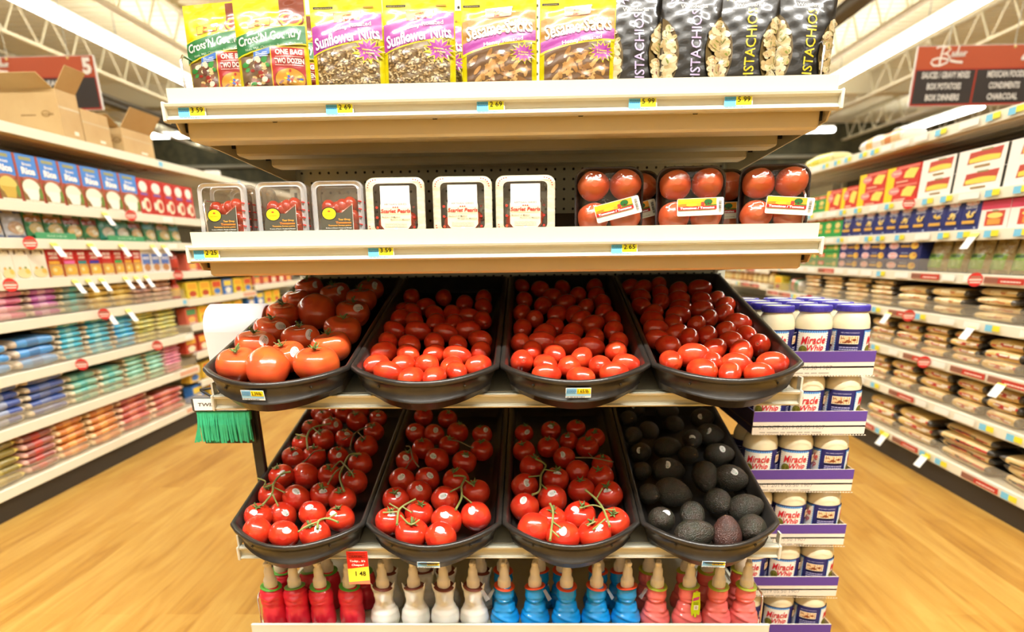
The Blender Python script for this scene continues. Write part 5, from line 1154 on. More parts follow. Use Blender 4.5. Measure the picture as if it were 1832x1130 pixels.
def p_navy(i):
    def f(a, w, h):
        a.ell(w*.5, h*.84, w*.36, h*.09, 'f2e6ea'); a.ell(w*.5, h*.84, w*.32, h*.075, 'e8a0a0'); a.text(w*.5, h*.84, 'Barilla', 'f6eef0', w=w*.5, bold=.03); a.text(w*.5, h*.70, ('ROTINI', 'PENNE', 'ELBOWS')[i], 'd8dcec', w=w*.6, bold=.02)
        r = random.Random(i)
        for _ in range(8): a.ell(w*r.uniform(.3, .68), h*r.uniform(.40, .54), w*.11, h*.035, r.choice(('e8c860', 'f0d888', 'd8b048')), 10, r.uniform(0, 3))
        a.line([(w*.58, h*.50), (w*.72, h*.54), (w*.86, h*.62)], h*.015, 'e6e8f0'); a.rect(w*.16, h*.19, w*.84, h*.29, 'd8a848'); a.rect(w*.86, h*.03, w*.95, h*.08, 'c8d4ec')
    return f
def p_navyflat(a, w, h):
    a.ell(w*.20, h*.5, w*.15, h*.34, 'f2e6ea'); a.ell(w*.20, h*.5, w*.13, h*.28, 'e49a9a'); a.text(w*.2, h*.5, 'Barilla', 'f6eef0', w=w*.2, bold=.03); a.rect(w*.42, h*.34, w*.68, h*.54, 'd8a848'); a.text(w*.56, h*.76, 'PENNE', 'c8d0e8', w=w*.2); a.ell(w*.82, h*.5, w*.11, h*.34, 'e0b850'); a.ell(w*.86, h*.6, w*.05, h*.15, 'c88a4a')
def p_greenflat(a, w, h): a.fan([(x*w*.30+w*.20, y*h*.5+h*.5) for x, y in ((-.5, -.5), (.5, -.5), (.5, .5), (-.5, .5))], 'd8502c'); a.text(w*.2, h*.5, 'San', 'f8e8d8', w=w*.18, bold=.04); a.rect(w*.45, h*.3, w*.72, h*.52, 'b8a848'); a.ell(w*.84, h*.45, w*.09, h*.3, 'd8c070'); a.rect(0, h*.88, w, h, '2a7a3a')
def p_greentall(a, w, h): a.rect(.001, h*.76, w-.001, h*.94, 'd8402c'); a.text(w*.5, h*.85, 'Skinner', 'f8eee0', w=w*.7, bold=.03); a.ell(w*.5, h*.52, w*.28, h*.13, 'e8cc80'); a.rect(w*.2, h*.2, w*.8, h*.34, 'd8b050')
def p_whcase(a, w, h): a.fan([(w*.22, h*.30), (w*.90, h*.36), (w*.93, h*.90), (w*.25, h*.84)], 'b8483a'); a.rect(w*.48, h*.84, w*.72, h*.92, '8a8a5a'); a.band(w*.26, w*.90, lambda x: h*.52+h*.10*sin((x/w-.2)*4), lambda x: h*.34, 'e8d058', 8); a.rect(w*.40, h*.10, w*.72, h*.19, 'a08048')
def p_redmac(a, w, h): a.rect(0, 0, w*.26, h, 'f0cc2a'); a.ell(w*.30, h*.62, w*.17, h*.22, 'e88a8a'); a.text(w*.32, h*.62, 'Velveeta', 'f8f0e0', w=w*.26, bold=.03); a.fan([(w*.55, h*.30), (w*.86, h*.20), (w*.96, h*.72), (w*.70, h*.80), (w*.58, h*.62)], 'f0d868'); a.rect(w*.36, h*.82, w*.98, h*.94, 'e07a6a'); a.rect(w*.34, h*.06, w*.7, h*.14, 'e8b8a0')
def p_wrbox(a, w, h): a.rect(0, h*.68, w, h, 'c8405a'); a.rect(w*.20, h*.10, w*.86, h*.62, 'c84a3a'); a.ell(w*.53, h*.46, w*.27, h*.10, 'f0d878'); a.rect(w*.30, h*.14, w*.76, h*.34, 'd89a48'); a.rect(w*.42, h*.60, w*.64, h*.65, '8a8a5a')
def p_small(c1, c2): return lambda a, w, h: (a.rect(w*.1, h*.55, w*.9, h*.9, c1), a.ell(w*.5, h*.28, w*.32, h*.18, c2), a.rect(w*.2, h*.05, w*.8, h*.10, 'f0e8d8'))
BOXM = {}; HS = .955; HB = 1.03
def BX(k):
    if k in BOXM: return BOXM[k]
    D = {'rice': (.12, .05, .20, 'a8503c', p_rice(True), 'b06048'), 'rice2': (.12, .05, .20, '9a4a34', p_rice(False), '8a8a3a'), 'redcup': (.085, .05, .20, 'b82c22', p_redcup, 'c23a2c'), 'white': (.12, .045, .132, 'ece6d4', p_whitebox, 'e6dcc0'),
         'mixy': (.10, .045, .132, 'c02a20', p_redmix('e0a83a'), '9a1a18'), 'mixp': (.10, .045, .132, 'c02a20', p_redmix('d86aa0'), '9a1a18'), 'mixt': (.10, .045, .132, 'c02a20', p_redmix('3a8a8a'), '9a1a18'), 'mixb': (.10, .045, .132, 'c02a20', p_redmix('3a3aa8'), '9a1a18'), 'mixg': (.10, .045, .132, 'c02a20', p_redmix('4ab060'), '9a1a18'), 'mixr': (.10, .045, .132, 'c02a20', p_redmix('b83a30'), '9a1a18'),
         'milk': (.07, .06, .135, 'e8e4de', p_milk, 'dcd8d0'), 'navy0': (.095, .05, .135, '2c3470', p_navy(0), '26308a'), 'navy1': (.095, .05, .135, '2c3470', p_navy(1), '26308a'), 'navy2': (.095, .05, .135, '2c3470', p_navy(2), '26308a'),
         'navyflat': (.16, .09, .052, '2a2f6a', p_navyflat, '22285e'), 'greenflat': (.16, .09, .052, '3a9a4a', p_greenflat, '2f8a40'), 'greentall': (.08, .05, .135, '2f9a4c', p_greentall, '2a8a44'), 'whcase': (.17, .12, .086, 'f2efe8', p_whcase, '4a463c'),
         'redmac': (.15, .06, .088, 'c8342a', p_redmac, 'e02a20'), 'wrbox': (.14, .06, .115, 'f0ebe4', p_wrbox, 'c8405a')}
    w, d, h, base, paint, side = D[k]; BOXM[k] = (carton(k+'_box', w, d, h, base, paint, side), w, d, h); return BOXM[k]
def boxes(side, z, kinds, edges, name, label, cat, group, tiers=1, hh=None, gap=.004, hvar=0, off=.012):
    """a row of upright boxes whose edges are measured along the shelf; label has {i} for its place in the row"""
    X = XL if side < 0 else XR; ys = [yat(e, X, z+.05) for e in edges]; n = len(edges)-1
    for i in range(n):
        k = kinds[i % len(kinds)] if not isinstance(kinds, str) else kinds; me, w, d, h = BX(k)
        y0, y1 = sorted((ys[i], ys[i+1])); hz = (hh or h)
        for t in range(tiers):
            o = place(me, name, side, (y0+y1)/2, z+.0045+t*hz*HS*1.002, d, (y1-y0-gap)/w, hz*HS/h, off)
            lab = label.replace('{i}', nth(i, n)).replace('{t}', ('bottom', 'middle', 'top')[t] if tiers == 3 else ('lower', 'upper')[t] if tiers == 2 else '')
            tag(o, lab, cat, group)
G2 = 'rice boxes on the upper left shelves'
boxes(-1, 1.292, ['rice2', 'rice', 'rice', 'rice', 'rice', 'rice', 'rice'], [-2, 40, 80, 117, 153, 190, 222, 254], 'rice_box', 'blue and brown rice box, {i} in its row under the cartons', 'rice box', 'blue rice boxes', hh=.205)
boxes(-1, 1.292, 'redcup', [254, 276, 299, 318, 336, 352], 'rice_box', 'red rice box with white disc, {i} beyond the blue rice boxes', 'rice box', 'red rice boxes', hh=.20)
boxes(-1, .969, 'white', [5, 31, 60, 90], 'pasta_box', 'white boxed meal, {i} in the row with red meal boxes', 'meal box', 'white meal boxes')
boxes(-1, .969, ['mixy', 'mixp', 'mixt', 'mixb', 'mixr', 'mixg', 'mixy', 'mixy'], [90, 117, 143, 163, 186, 208, 226, 242, 258], 'meal_box', 'red boxed rice meal, {i} after the white boxes', 'meal box', 'red meal boxes')
boxes(-1, .969, 'milk', [258, 275, 291, 308], 'drink_carton', 'white and blue carton, {i} after the red meal boxes', 'carton', 'white cartons')
boxes(1, 1.275, 'whcase', [1838+60, 1790, 1700, 1637], 'pasta_case', 'white pasta case with red picture, {i} from the near end, {t} of two', 'pasta box', 'white pasta cases', tiers=2, hh=.088, gap=.022)
boxes(1, 1.275, 'redmac', [1637, 1578, 1530], 'macaroni_box', 'red and yellow macaroni box, {i} beside the white cases, {t} one', 'macaroni box', 'red macaroni boxes', tiers=2, hh=.088)
boxes(1, 1.275, 'redmac', [1530, 1501, 1474], 'macaroni_box', 'single red macaroni box, {i} beyond the stacked pairs', 'macaroni box', 'red macaroni boxes', hh=.125)
boxes(1, 1.275, 'greentall', [1474, 1460, 1444], 'pasta_box', 'green pasta box on the shelf of red macaroni boxes, {i} at the end', 'pasta box', 'green pasta boxes', hh=.11)
boxes(1, 1.118, 'wrbox', [1895, 1800, 1748], 'pasta_box', 'white box with a red top, {i} beside the navy pasta boxes', 'pasta box', 'red topped boxes')
boxes(1, 1.118, ['navy2', 'navy1', 'navy0'], [1748, 1714, 1686, 1655, 1628, 1604, 1582, 1562, 1542, 1522, 1503], 'pasta_box', 'navy blue pasta box with oval logo, {i} from the red topped boxes', 'pasta box', 'navy pasta boxes')
boxes(1, 1.118, 'greentall', [1503, 1487, 1471, 1456, 1440], 'pasta_box', 'green pasta box with red band, {i} beyond the navy boxes', 'pasta box', 'green pasta boxes')
boxes(1, .938, 'navyflat', [1640, 1580, 1534, 1496], 'lasagne_box', 'navy flat pasta box, {i} column by the bagged pasta, {t} of three', 'pasta box', 'navy flat boxes', tiers=3, hh=.050)
boxes(1, .938, 'greenflat', [1496, 1459, 1429, 1402, 1378], 'lasagne_box', 'green flat pasta box, {i} column beyond the navy ones, {t} of three', 'pasta box', 'green flat boxes', tiers=3, hh=.050)

# soft bags lying in stacks
def bag_mesh(name, main, end, stripe, seed, w=.2, d=.14, h=.036, n=18, k=12, gl=.5, mid=None, spots=None):
    r = random.Random(seed); b = MB(); f = [r.uniform(0, 6) for _ in range(4)]; rings = []; mt = []
    m1 = M('bagfilm_'+main, main, .35, coat=gl, bump=(40, .5, .004)); m2 = M('bagfilm_'+end, end, .4, coat=gl*.6, bump=(60, .6, .004)); m3 = M('bagfilm_'+stripe, stripe, .35, coat=gl)
    xs = [-1, -.965, -.90, -.80, -.62, -.38, -.12, .12, .38, .62, .80, .90, .965, 1]
    for i, x in enumerate(xs):
        e = (1-abs(x)**6)**.6 if abs(x) < .98 else 0; e = max(e, .10); c = .10*sin(f[0]+2.2*x)
        ring = []
        for q in range(k):
            a = 2*pi*q/k; ca, sa = cos(a), sin(a); y = (abs(ca)**.5)*(1 if ca > 0 else -1); z = (abs(sa)**.6)*(1 if sa > 0 else -1)
            ring.append((x*w/2, y*d/2*(1-.10*abs(x)**4), h/2+z*h/2*e*(1+.10*sin(5*x+f[1]+a))+c*h*.4*abs(x)))
        rings.append(ring)
    for i in range(len(xs)-1):
        xm = (xs[i]+xs[i+1])/2; m = m2 if abs(xm) > .84 else (m3 if -.30 < xm < .05 else m1)
        b.loft([rings[i], rings[i+1]], m, True)
    b.add(rings[0], [tuple(range(k))[::-1]], m2); b.add(rings[-1], [tuple(range(k))], m2)
    if spots:
        a = Art(b, lambda u, v, l: (u, -d/2*.985-.0015-l+.006*abs(v/h-.5)*2, v), .0004, .0004)
        for c in spots:
            for _ in range(3): u, v = r.uniform(-w*.36, w*.28), r.uniform(h*.32, h*.55); a.rect(u, v, u+r.uniform(.02, .05), v+h*r.uniform(.10, .22), c)
    return b.mesh(name)
BAGM = {}
def stacks(side, z, cols, name, label, cat, group, d=.14, wid=.96, off=.016, jit=.006):
    """cols: (pixel edges a, b, number of bags, bag look, bag thickness)"""
    X = XL if side < 0 else XR; n = len(cols); rr_ = random.Random(int(abs(z)*1000)+len(name)+cols[0][0])
    for i, (a, bb, cnt, look, h) in enumerate(cols):
        y0, y1 = sorted((yat(a, X, z+.06), yat(bb, X, z+.06)))
        if look not in BAGM: BAGM[look] = [bag_mesh(name, *look, seed=s) for s in range(3)]
        for t in range(cnt):
            o = place(rr_.choice(BAGM[look]), name, side, (y0+y1)/2+rr_.uniform(-jit, jit), z+.0045+t*h*HB*.98, .14, (y1-y0)*wid/.2, h*HB*1.04/.036, off+rr_.uniform(0, .012), rr_.uniform(-.02, .02), 1, rr_.uniform(-.04, .04))
            lab = label.replace('{c}', LOOKN[look]).replace('{i}', nth(i, n, 'first', 'farthest')).replace('{t}', 'bottom' if t == 0 else 'top' if t == cnt-1 else ORD[t]+' up')
            tag(o, lab, cat, group)
PINK = ('d86a94', 'dcc4ac', 'e8a8bc'); PURP = ('b0509a', 'd8c0b0', 'c890b4'); TEALG = ('7f9a8c', 'd8c8a4', '4aa8a4'); YELO = ('d8b44a', 'dcc89a', 'ecd070'); SALM = ('c08a72', 'dcb89c', '8a5a4a'); SALM2 = ('c89a80', 'e0c0a0', 'a87860')
BLUE = ('4a9ae0', 'd8c8b4', '3a7ab8'); CYAN = ('3ab4d0', 'dccdb0', '8accd4'); CYAN2 = ('22a8dc', 'dccdb0', '5ac0dc'); YGRN = ('c4bc50', 'd8cc90', 'a8a858'); NAVY = ('2a4a9c', 'd4c4a8', '8a94b0'); NAVY2 = ('33509a', 'd4c4a8', '5a6a9a')
SEAF = ('7fb8a0', 'e0d4b4', '4aa89c'); SEAF2 = ('86c4ac', 'd4c49c', '9ad4c0'); ROSE = ('dc8098', 'e8b8b8', 'c86a84'); OLIV = ('8a7a34', 'e0cc60', 'a89848'); MAROON = ('9a5048', 'e0b0a0', 'b83a30'); ORAN = ('d07a2c', 'f0cc9a', 'e8a04a'); REDB = ('b8483a', 'ecc0a0', 'd0705a')
LOOKN = {PINK: 'pink', PURP: 'purple', TEALG: 'grey green', YELO: 'yellow', SALM: 'salmon brown', SALM2: 'pale salmon', BLUE: 'large light blue', CYAN: 'cyan and cream', CYAN2: 'bright cyan', YGRN: 'yellow green', NAVY: 'navy blue', NAVY2: 'navy and grey', SEAF: 'sea green', SEAF2: 'pale green', ROSE: 'rose pink', OLIV: 'olive and yellow', MAROON: 'maroon', ORAN: 'orange', REDB: 'red'}
lb = '{c} bag in the {i} stack of the %s bean shelf, {t}'
stacks(-1, .800, [(-25, 60, 4, PINK, .031), (60, 117, 4, PURP, .031), (117, 168, 4, TEALG, .031), (168, 208, 4, YELO, .030), (209, 248, 4, YELO, .030), (249, 282, 5, SALM, .027), (283, 316, 5, SALM2, .027)], 'bean_bag', lb % 'uppermost', 'bag of beans', 'bags on the uppermost bean shelf')
stacks(-1, .583, [(-40, 34, 3, BLUE, .042), (36, 117, 3, BLUE, .045), (118, 163, 7, CYAN, .025), (164, 210, 7, CYAN, .025), (211, 253, 7, CYAN2, .025), (254, 289, 7, YGRN, .025), (290, 325, 7, YGRN, .025)], 'bean_bag', lb % 'second', 'bag of beans', 'bags on the second bean shelf')
stacks(-1, .368, [(-20, 58, 5, NAVY, .035), (60, 136, 5, NAVY2, .035), (137, 188, 4, SEAF, .034), (190, 232, 4, SEAF, .034), (233, 270, 6, SEAF2, .026), (271, 303, 6, SEAF2, .026), (304, 334, 8, ROSE, .0205)], 'bean_bag', lb % 'third', 'bag of beans', 'bags on the third bean shelf')
stacks(-1, .130, [(-40, 55, 5, OLIV, .036), (56, 115, 5, MAROON, .035), (116, 170, 5, ORAN, .036), (171, 224, 5, ORAN, .036), (225, 280, 5, REDB, .036), (281, 338, 4, REDB, .036)], 'bean_bag', lb % 'lowest', 'bag of beans', 'bags on the lowest bean shelf')
def pasta_look(main, tip, band, spots): return (main, tip, band, spots)
def pstacks(z, cols, label, jit=.012, off=.016):
    X = XR; n = len(cols); rr_ = random.Random(int(z*999))
    for i, (a, bb, cnt, kind, h) in enumerate(cols):
        y0, y1 = sorted((yat(a, X, z+.06), yat(bb, X, z+.06)))
        if kind not in BAGM:
            m, e, s, sp = {'spag': ('e2c078', '4a4238', 'ecd49a', ('c87a4a', 'f0e0b0')), 'pen': ('e0b864', '3a342a', 'e8c87c', ('c23a34', 'c23a34', 'f2e6d0')), 'black': ('dcbc78', '2a261f', 'd8ac62', ('201d18', '201d18', 'b83a34'))}[kind]
            BAGM[kind] = [bag_mesh('pasta_bag', m, e, s, sd, gl=.8, spots=sp) for sd in range(3)]
        for t in range(cnt):
            o = place(rr_.choice(BAGM[kind]), 'pasta_bag', 1, (y0+y1)/2+rr_.uniform(-jit, jit), z+.0045+t*h*HB*.98, .14, (y1-y0)*.97/.2, h*HB*1.06/.036, off+rr_.uniform(0, .02), rr_.uniform(-.03, .03), 1, rr_.uniform(-.07, .07))
            nm = {'spag': 'long clear spaghetti bag', 'pen': 'short pasta bag with red print', 'black': 'wide pasta bag with black stripes'}[kind]
            tag(o, '%s, %s, %s stack from near end, %s' % (nm, label, ORD[n-1-i] if False else ORD[i], 'bottom' if t == 0 else 'top' if t == cnt-1 else ORD[t]+' up'), 'bag of pasta', 'bagged pasta, '+label)
pstacks(.752, [(1900, 1815, 3, 'spag', .038), (1812, 1728, 4, 'spag', .032), (1716, 1652, 3, 'spag', .038), (1650, 1594, 3, 'spag', .037), (1592, 1546, 5, 'spag', .026), (1544, 1501, 5, 'spag', .026), (1500, 1463, 5, 'spag', .026), (1462, 1430, 5, 'spag', .026)], 'uppermost bag shelf')
pstacks(.556, [(1905, 1818, 3, 'pen', .044), (1816, 1744, 3, 'pen', .043), (1742, 1686, 4, 'pen', .034), (1685, 1637, 4, 'pen', .034), (1636, 1588, 3, 'pen', .042), (1586, 1546, 3, 'pen', .042)], 'second bag shelf')
pstacks(.358, [(1905, 1818, 3, 'pen', .044), (1816, 1748, 3, 'pen', .045), (1747, 1690, 3, 'pen', .043), (1688, 1630, 3, 'pen', .045), (1629, 1580, 3, 'pen', .043), (1579, 1545, 4, 'pen', .033)], 'third bag shelf')
pstacks(.132, [(1925, 1770, 3, 'black', .040), (1768, 1664, 4, 'black', .037), (1660, 1592, 3, 'pen', .044), (1590, 1540, 3, 'pen', .044)], 'lowest bag shelf')
# upright pouches: blue and green pouches, and clear bags of pasta with green labels
def upright(name, w, h, base, paint, seed, b_=.016): return pouch(name, w, h, b_, base, paint, seed, .93)
def pp(c1, c2, c3, food): return lambda a, w, h, r: (a.rect(.004, h*.74, w-.004, h*.97, c1), a.ell(w*.35, h*.80, w*.25, h*.09, 'e8d0c0'), a.rect(.004, h*.52, w-.004, h*.72, c2), a.ell(w*.5, h*.30, w*.40, h*.20, food), a.ell(w*.6, h*.27, w*.2, h*.10, 'f6e8c0'), a.rect(.004, .004, w-.004, h*.07, c3))
UP = {'bluew': upright('pouch_blue', .13, .155, 'e8e4e6', pp('4a5ab8', 'd8d8ea', '5a70c0', 'd8a878'), 1), 'gr': upright('pouch_green', .13, .155, '3f9a58', pp('3a9050', 'd08a3c', '3f9a64', 'e0c070'), 2), 'grr': upright('pouch_green_red', .13, .155, '3a8a4a', pp('3f8a48', 'a83a30', 'c89a6a', 'e8b868'), 3), 'tl': upright('pouch_teal', .13, .155, '3aa890', pp('3f9a78', '40b0a0', '4a9a6a', 'f0e0c0'), 4), 'cy': upright('pouch_cyan', .13, .155, '3f9a58', pp('4a9a50', '48b4d0', 'e0d8c0', 'e8c880'), 5)}
def up_row(side, z, items, name, label, cat, group, h=.155, off=.03, names=None):
    X = XL if side < 0 else XR
    for i, (a, bb, k) in enumerate(items):
        y0, y1 = sorted((yat(a, X, z+.06), yat(bb, X, z+.06)))
        o = place(UP[k], name, side, (y0+y1)/2, z+.005, .05, (y1-y0)*.97/.13, h*HS/.155, off, -.08); tag(o, label.replace('{i}', nth(i, len(items))).replace('{c}', {'bluew': 'blue and white', 'gr': 'green and orange', 'grr': 'green and red', 'tl': 'teal', 'cy': 'green and cyan'}.get(k, '')), cat, group)
up_row(-1, 1.138, [(-12, 24, 'bluew'), (27, 64, 'bluew'), (66, 98, 'gr'), (99, 133, 'gr'), (133, 165, 'grr'), (166, 194, 'grr'), (195, 222, 'tl'), (222, 247, 'tl'), (247, 270, 'grr'), (272, 293, 'cy'), (296, 318, 'gr'), (318, 336, 'cy')], 'rice_pouch', '{c} side dish pouch, {i} on the shelf below the rice boxes', 'pouch', 'side dish pouches', h=.146)
TRAYG = M('green_display_tray', (.05, .30, .12), .5)
for a_, b_ in ((70, 141), (198, 262)):
    y0, y1 = yat(a_, XL, 1.15), yat(b_, XL, 1.15); b = MB(); b.box(-.004, 0, 0, 0, y1-y0, .028, TRAYG, .001); b.box(-.09, 0, 0, -.004, y1-y0, .003, TRAYG)
    a = Art(b, flat((.0002, 0, 0), (0, 1, 0)), .0003, .0003); a.text((y1-y0)*.5, .014, 'SIDES', 'bfe0c0', h=.009, w=(y1-y0)*.5); o = b.build('display_tray', None, (XL-.012, y0, 1.1425)); tag(o, 'green cardboard tray under %s pouches' % ('two orange and green' if a_ == 70 else 'the teal'), 'tray', 'green display trays')
def pc(a, w, h, r):
    grains(a, r, .006, .006, w-.006, h*.86, 160, .009, .0032, ('e0c478', 'c8a04c', 'ecdaa0', 'b89040')); a.rect(w*.10, h*.10, w*.85, h*.50, '9ac83a'); a.rect(w*.18, h*.40, w*.70, h*.47, '3f6a2a'); a.lines(w*.2, h*.15, w*.75, h*.34, 4, 'd8ec9a')
UP['clear'] = upright('clear_pasta', .13, .155, 'd8bc74', pc, 9, .024)
up_row(1, .938, [(1900, 1830, 'clear'), (1828, 1790, 'clear'), (1788, 1752, 'clear'), (1750, 1714, 'clear'), (1712, 1678, 'clear'), (1676, 1643, 'clear')], 'pasta_pouch', 'clear bag of pasta with green label, {i} from the near end', 'bag of pasta', 'green labelled pasta bags', h=.165)
# small jars and bottles far along the aisles
def bottle_mesh(name, r_, h, glass, capc, lab):
    b = MB(); b.lathe([(r_*.9, 0), (r_, .006), (r_, h*.62), (r_*.5, h*.80), (r_*.42, h*.86)], M('jarglass_'+glass, glass, .25, coat=.4), 12); b.lathe([(r_*.55, h*.86), (r_*.55, h), (r_*.4, h*1.01)], ink(capc), 12); b.lathe([(r_*1.01, h*.15), (r_*1.02, h*.16), (r_*1.02, h*.52), (r_*1.01, h*.53)], ink(lab), 12, True, False); return b.mesh(name)
JARS = [bottle_mesh('small_bottle', .032, .15, '8a2a1a', '4ab04a', 'b8402c'), bottle_mesh('sauce_jar', .036, .12, 'c8a060', 'c8302a', 'e0cc90'), bottle_mesh('sauce_jar', .036, .12, 'a86a40', 'b82a24', 'd8b070'), bottle_mesh('small_bottle', .03, .13, 'c84a30', 'd83a30', 'e0b048')]
SB = [carton('snack_box', .10, .06, .11, c, p_small(c1, c2), c) for c, c1, c2 in (('b8402c', 'e8b048', 'f0e0c0'), ('d8b040', 'c84a30', '4a7ac0'), ('3a70b8', 'e8cc50', 'f0e8d8'), ('c8604a', '4a8a5a', 'e0b060'), ('e0c840', 'e8a030', 'b84a30'))]
def far_row(side, z, a, bb, meshes, wd, h, name, label, cat, group, tiers=1, seed=0, off=.012, dep=.07):
    X = XL if side < 0 else XR; y0, y1 = sorted((yat(a, X, z+.05), yat(bb, X, z+.05))); n = max(1, int((y1-y0)/(wd*1.75))); r = random.Random(seed+int(z*100))
    for i in range(n):
        k = r.randrange(len(meshes))
        for t in range(tiers):
            o = place(meshes[k], name, side, y0+(i+.5)*(y1-y0)/n, z+.0045+t*h, dep, 1.6 if 'JARS' not in name and name[-3:] not in ('jar', 'tle') else 1.15, .95, off); tag(o, label.replace('{i}', nth(i, n)).replace('{t}', ('lower', 'upper')[t] if tiers > 1 else ''), cat, group)
far_row(-1, .969, 309, 334, [JARS[0]], .07, .15, 'sauce_bottle', 'small red bottle with green cap, {i} after the white cartons', 'bottle', 'far bottles')
far_row(-1, .800, 318, 333, [JARS[3]], .07, .13, 'sauce_bottle', 'red jar at the far end of the uppermost bean shelf, {i}', 'bottle', 'far bottles')
far_row(-1, .966, 337, 468, SB, .105, .11, 'snack_box', 'coloured packet on the further shelving, level with the meal boxes, {i} along', 'packet', 'far packets', 1, 3)
far_row(-1, .792, 337, 455, SB[1:]+[JARS[3]], .10, .11, 'snack_box', 'yellow or red packet on the further shelving, second row down, {i} along', 'packet', 'far packets', 1, 4)
far_row(-1, .632, 335, 440, SB, .10, .11, 'snack_box', 'packet on the further shelving, third row down, {i} along', 'packet', 'far packets', 1, 5)
far_row(-1, .450, 335, 420, [SB[0], JARS[3]], .10, .11, 'snack_box', 'red packet on the further shelving, fourth row down, {i} along', 'packet', 'far packets', 1, 6)
far_row(-1, .262, 340, 410, [SB[1], SB[4]], .10, .11, 'snack_box', 'yellow packet on the further shelving, fifth row down, {i} along', 'packet', 'far packets', 1, 7)
far_row(-1, .130, 345, 400, [SB[2], SB[1]], .10, .11, 'snack_box', 'blue or yellow packet low on the further shelving, {i} along', 'packet', 'far packets', 1, 8)
far_row(-1, .985, 468, 520, SB, .11, .11, 'snack_box', 'packet on the farthest shelving, upper visible row, {i} along', 'packet', 'farthest packets', 1, 9)
far_row(-1, .835, 455, 525, [SB[0], SB[3]], .11, .11, 'snack_box', 'red packet on the farthest shelving, second row, {i} along', 'packet', 'farthest packets', 1, 10)
far_row(-1, .672, 445, 505, [SB[4], SB[2]], .11, .11, 'snack_box', 'packet low on the farthest shelving, {i} along', 'packet', 'farthest packets', 1, 10)
far_row(1, .911, 1372, 1278, [JARS[1], JARS[2]], .078, .12, 'sauce_jar', 'red capped jar on the further shelving, upper row, {i} along', 'jar', 'red capped jars', 1, 2)
far_row(1, .787, 1380, 1290, [JARS[2], JARS[1]], .078, .12, 'sauce_jar', 'red capped jar on the further shelving, lower row, {i} along', 'jar', 'red capped jars', 1, 3)
far_row(1, 1.118, 1372, 1320, [SB[0], SB[3]], .11, .11, 'snack_box', 'red packet on the further shelving above the red capped jars, {i} along', 'packet', 'far packets', 1, 3)
far_row(1, .752, 1401, 1375, [SB[4]], .12, .11, 'display_box', 'yellow carton standing at the end of the spaghetti stacks, {i}', 'carton', 'yellow cartons', 1, 3)
far_row(1, .752, 1429, 1403, [bag_mesh('leafy_bag', '3a7a44', 'd8d0c0', 'c06a5a', 7, h=.10, w=.14)], .15, .10, 'vegetable_bag', 'green bag between the yellow carton and the spaghetti stacks, {i}', 'bag', 'green bags', 1, 3, dep=.14)
# on top of the shelving: corrugated cartons, a few bags
CBD = M('corrugated_cardboard', (.56, .385, .175), .75, var=(7, (.50, .33, .14), .35, .7)); CBI = M('cardboard_inside', (.42, .28, .13), .8); TAPE = M('packing_tape', (.62, .50, .30), .25)
def cardbox(label, y0, y1, h, dep, open_=True, mark=0, off=.01):
    L = y1-y0; t = thing('cardboard_carton', label, 'cardboard box', (XL-off, y0, ZLs[0]+.0042), 0, 'cartons on the shelving')
    b = MB(); tk = .004
    b.box(-dep, 0, 0, 0, L, tk, CBD); b.box(-dep, 0, tk, -dep+tk, L, h, CBD); b.box(-tk, 0, tk, 0, L, h, CBD); b.box(-dep+tk, 0, tk, -tk, tk, h, CBD); b.box(-dep+tk, L-tk, tk, -tk, L, h, CBD)
    if not open_: b.box(-dep, 0, h, 0, L, h+tk, CBD)
    a = Art(b, flat((-dep, 0, 0)), .0004, .0003)
    if mark: a.lines(dep*.55, h*.45, dep*.72, h*.49, 1, '7a5a2c', .7, mark); a.ell(dep*.84, h*.49, .022, .014, '8a6a36', 16); a.ell(dep*.84, h*.49, .018, .010, CBD, 16); a.lines(dep*.80, h*.46, dep*.93, h*.51, 2, '7a5a2c', .6, mark+1)
    a = Art(b, flat((0, 0, 0), (0, 1, 0)), .0004, .0003); a.rect(0, h*.62, L, h*.66, TAPE); a.rect(L*.55, h*.10, L*.75, h*.18, 'f0e8d4'); b.build('carton_body', t)
    if open_:
        for k in (0, 1):
            b = MB(); b.box(0, .002, 0, .12, L-.002, .003, CBD); o = b.build('flap', t, (-.002 if k == 0 else -dep+.002, 0, h)); o.rotation_euler = (0, -.9 if k == 0 else -2.2, 0)
        b = MB(); b.box(-dep+.01, 0, 0, -.01, .003, .11, CBD); o = b.build('flap', t, (0, .001, h)); o.rotation_euler = (1.15, 0, 0)
    return t
cardbox('large open cardboard carton on top of the shelving, nearest one', yat(122, XL, 1.63)-.02, yat(150, XL, 1.63)+.02, .205, .42, True, 3)
cardbox('cardboard carton behind the large open one on the shelving', yat(152, XL, 1.63)+.02, yat(204, XL, 1.63), .150, .40, False, 0)
cardbox('small cardboard carton standing apart at the end of the carton row', yat(222, XL, 1.63)+.02, yat(272, XL, 1.63)+.05, .125, .20, True, 5)
b = MB(); b.box(-.10, 0, 0, 0, .05, .035, ink('f0ede6'), .004); o = b.build('shelf_talker', None, (XL-.01, yat(392, XL, 1.63), ZLs[0]+.0042)); tag(o, 'small white box on top of the shelving beyond the cartons', 'box')
for i, (a_, bb, c, lab) in enumerate(((1606, 1562, ('e0c090', 'e8e0d0', 'c87a40'), 'pale bag with orange print on top of the pasta shelving'), (1575, 1528, ('ece6dc', 'd8d0c0', 'e0b060'), 'white and yellow bag on top of the pasta shelving'), (1482, 1432, ('f0ea80', 'e8e0a0', 'e4dc50'), 'yellow bag on top of the pasta shelving, far end'))):
    y0, y1 = sorted((yat(a_, XR, 1.60), yat(bb, XR, 1.60))); o = place(bag_mesh('snack_bag', *c, seed=i), 'snack_bag', 1, (y0+y1)/2, ZRs[0]+.0045, .14, (y1-y0)/.2, 2.0, .02); tag(o, lab, 'bag', 'bags on top of the pasta shelving')
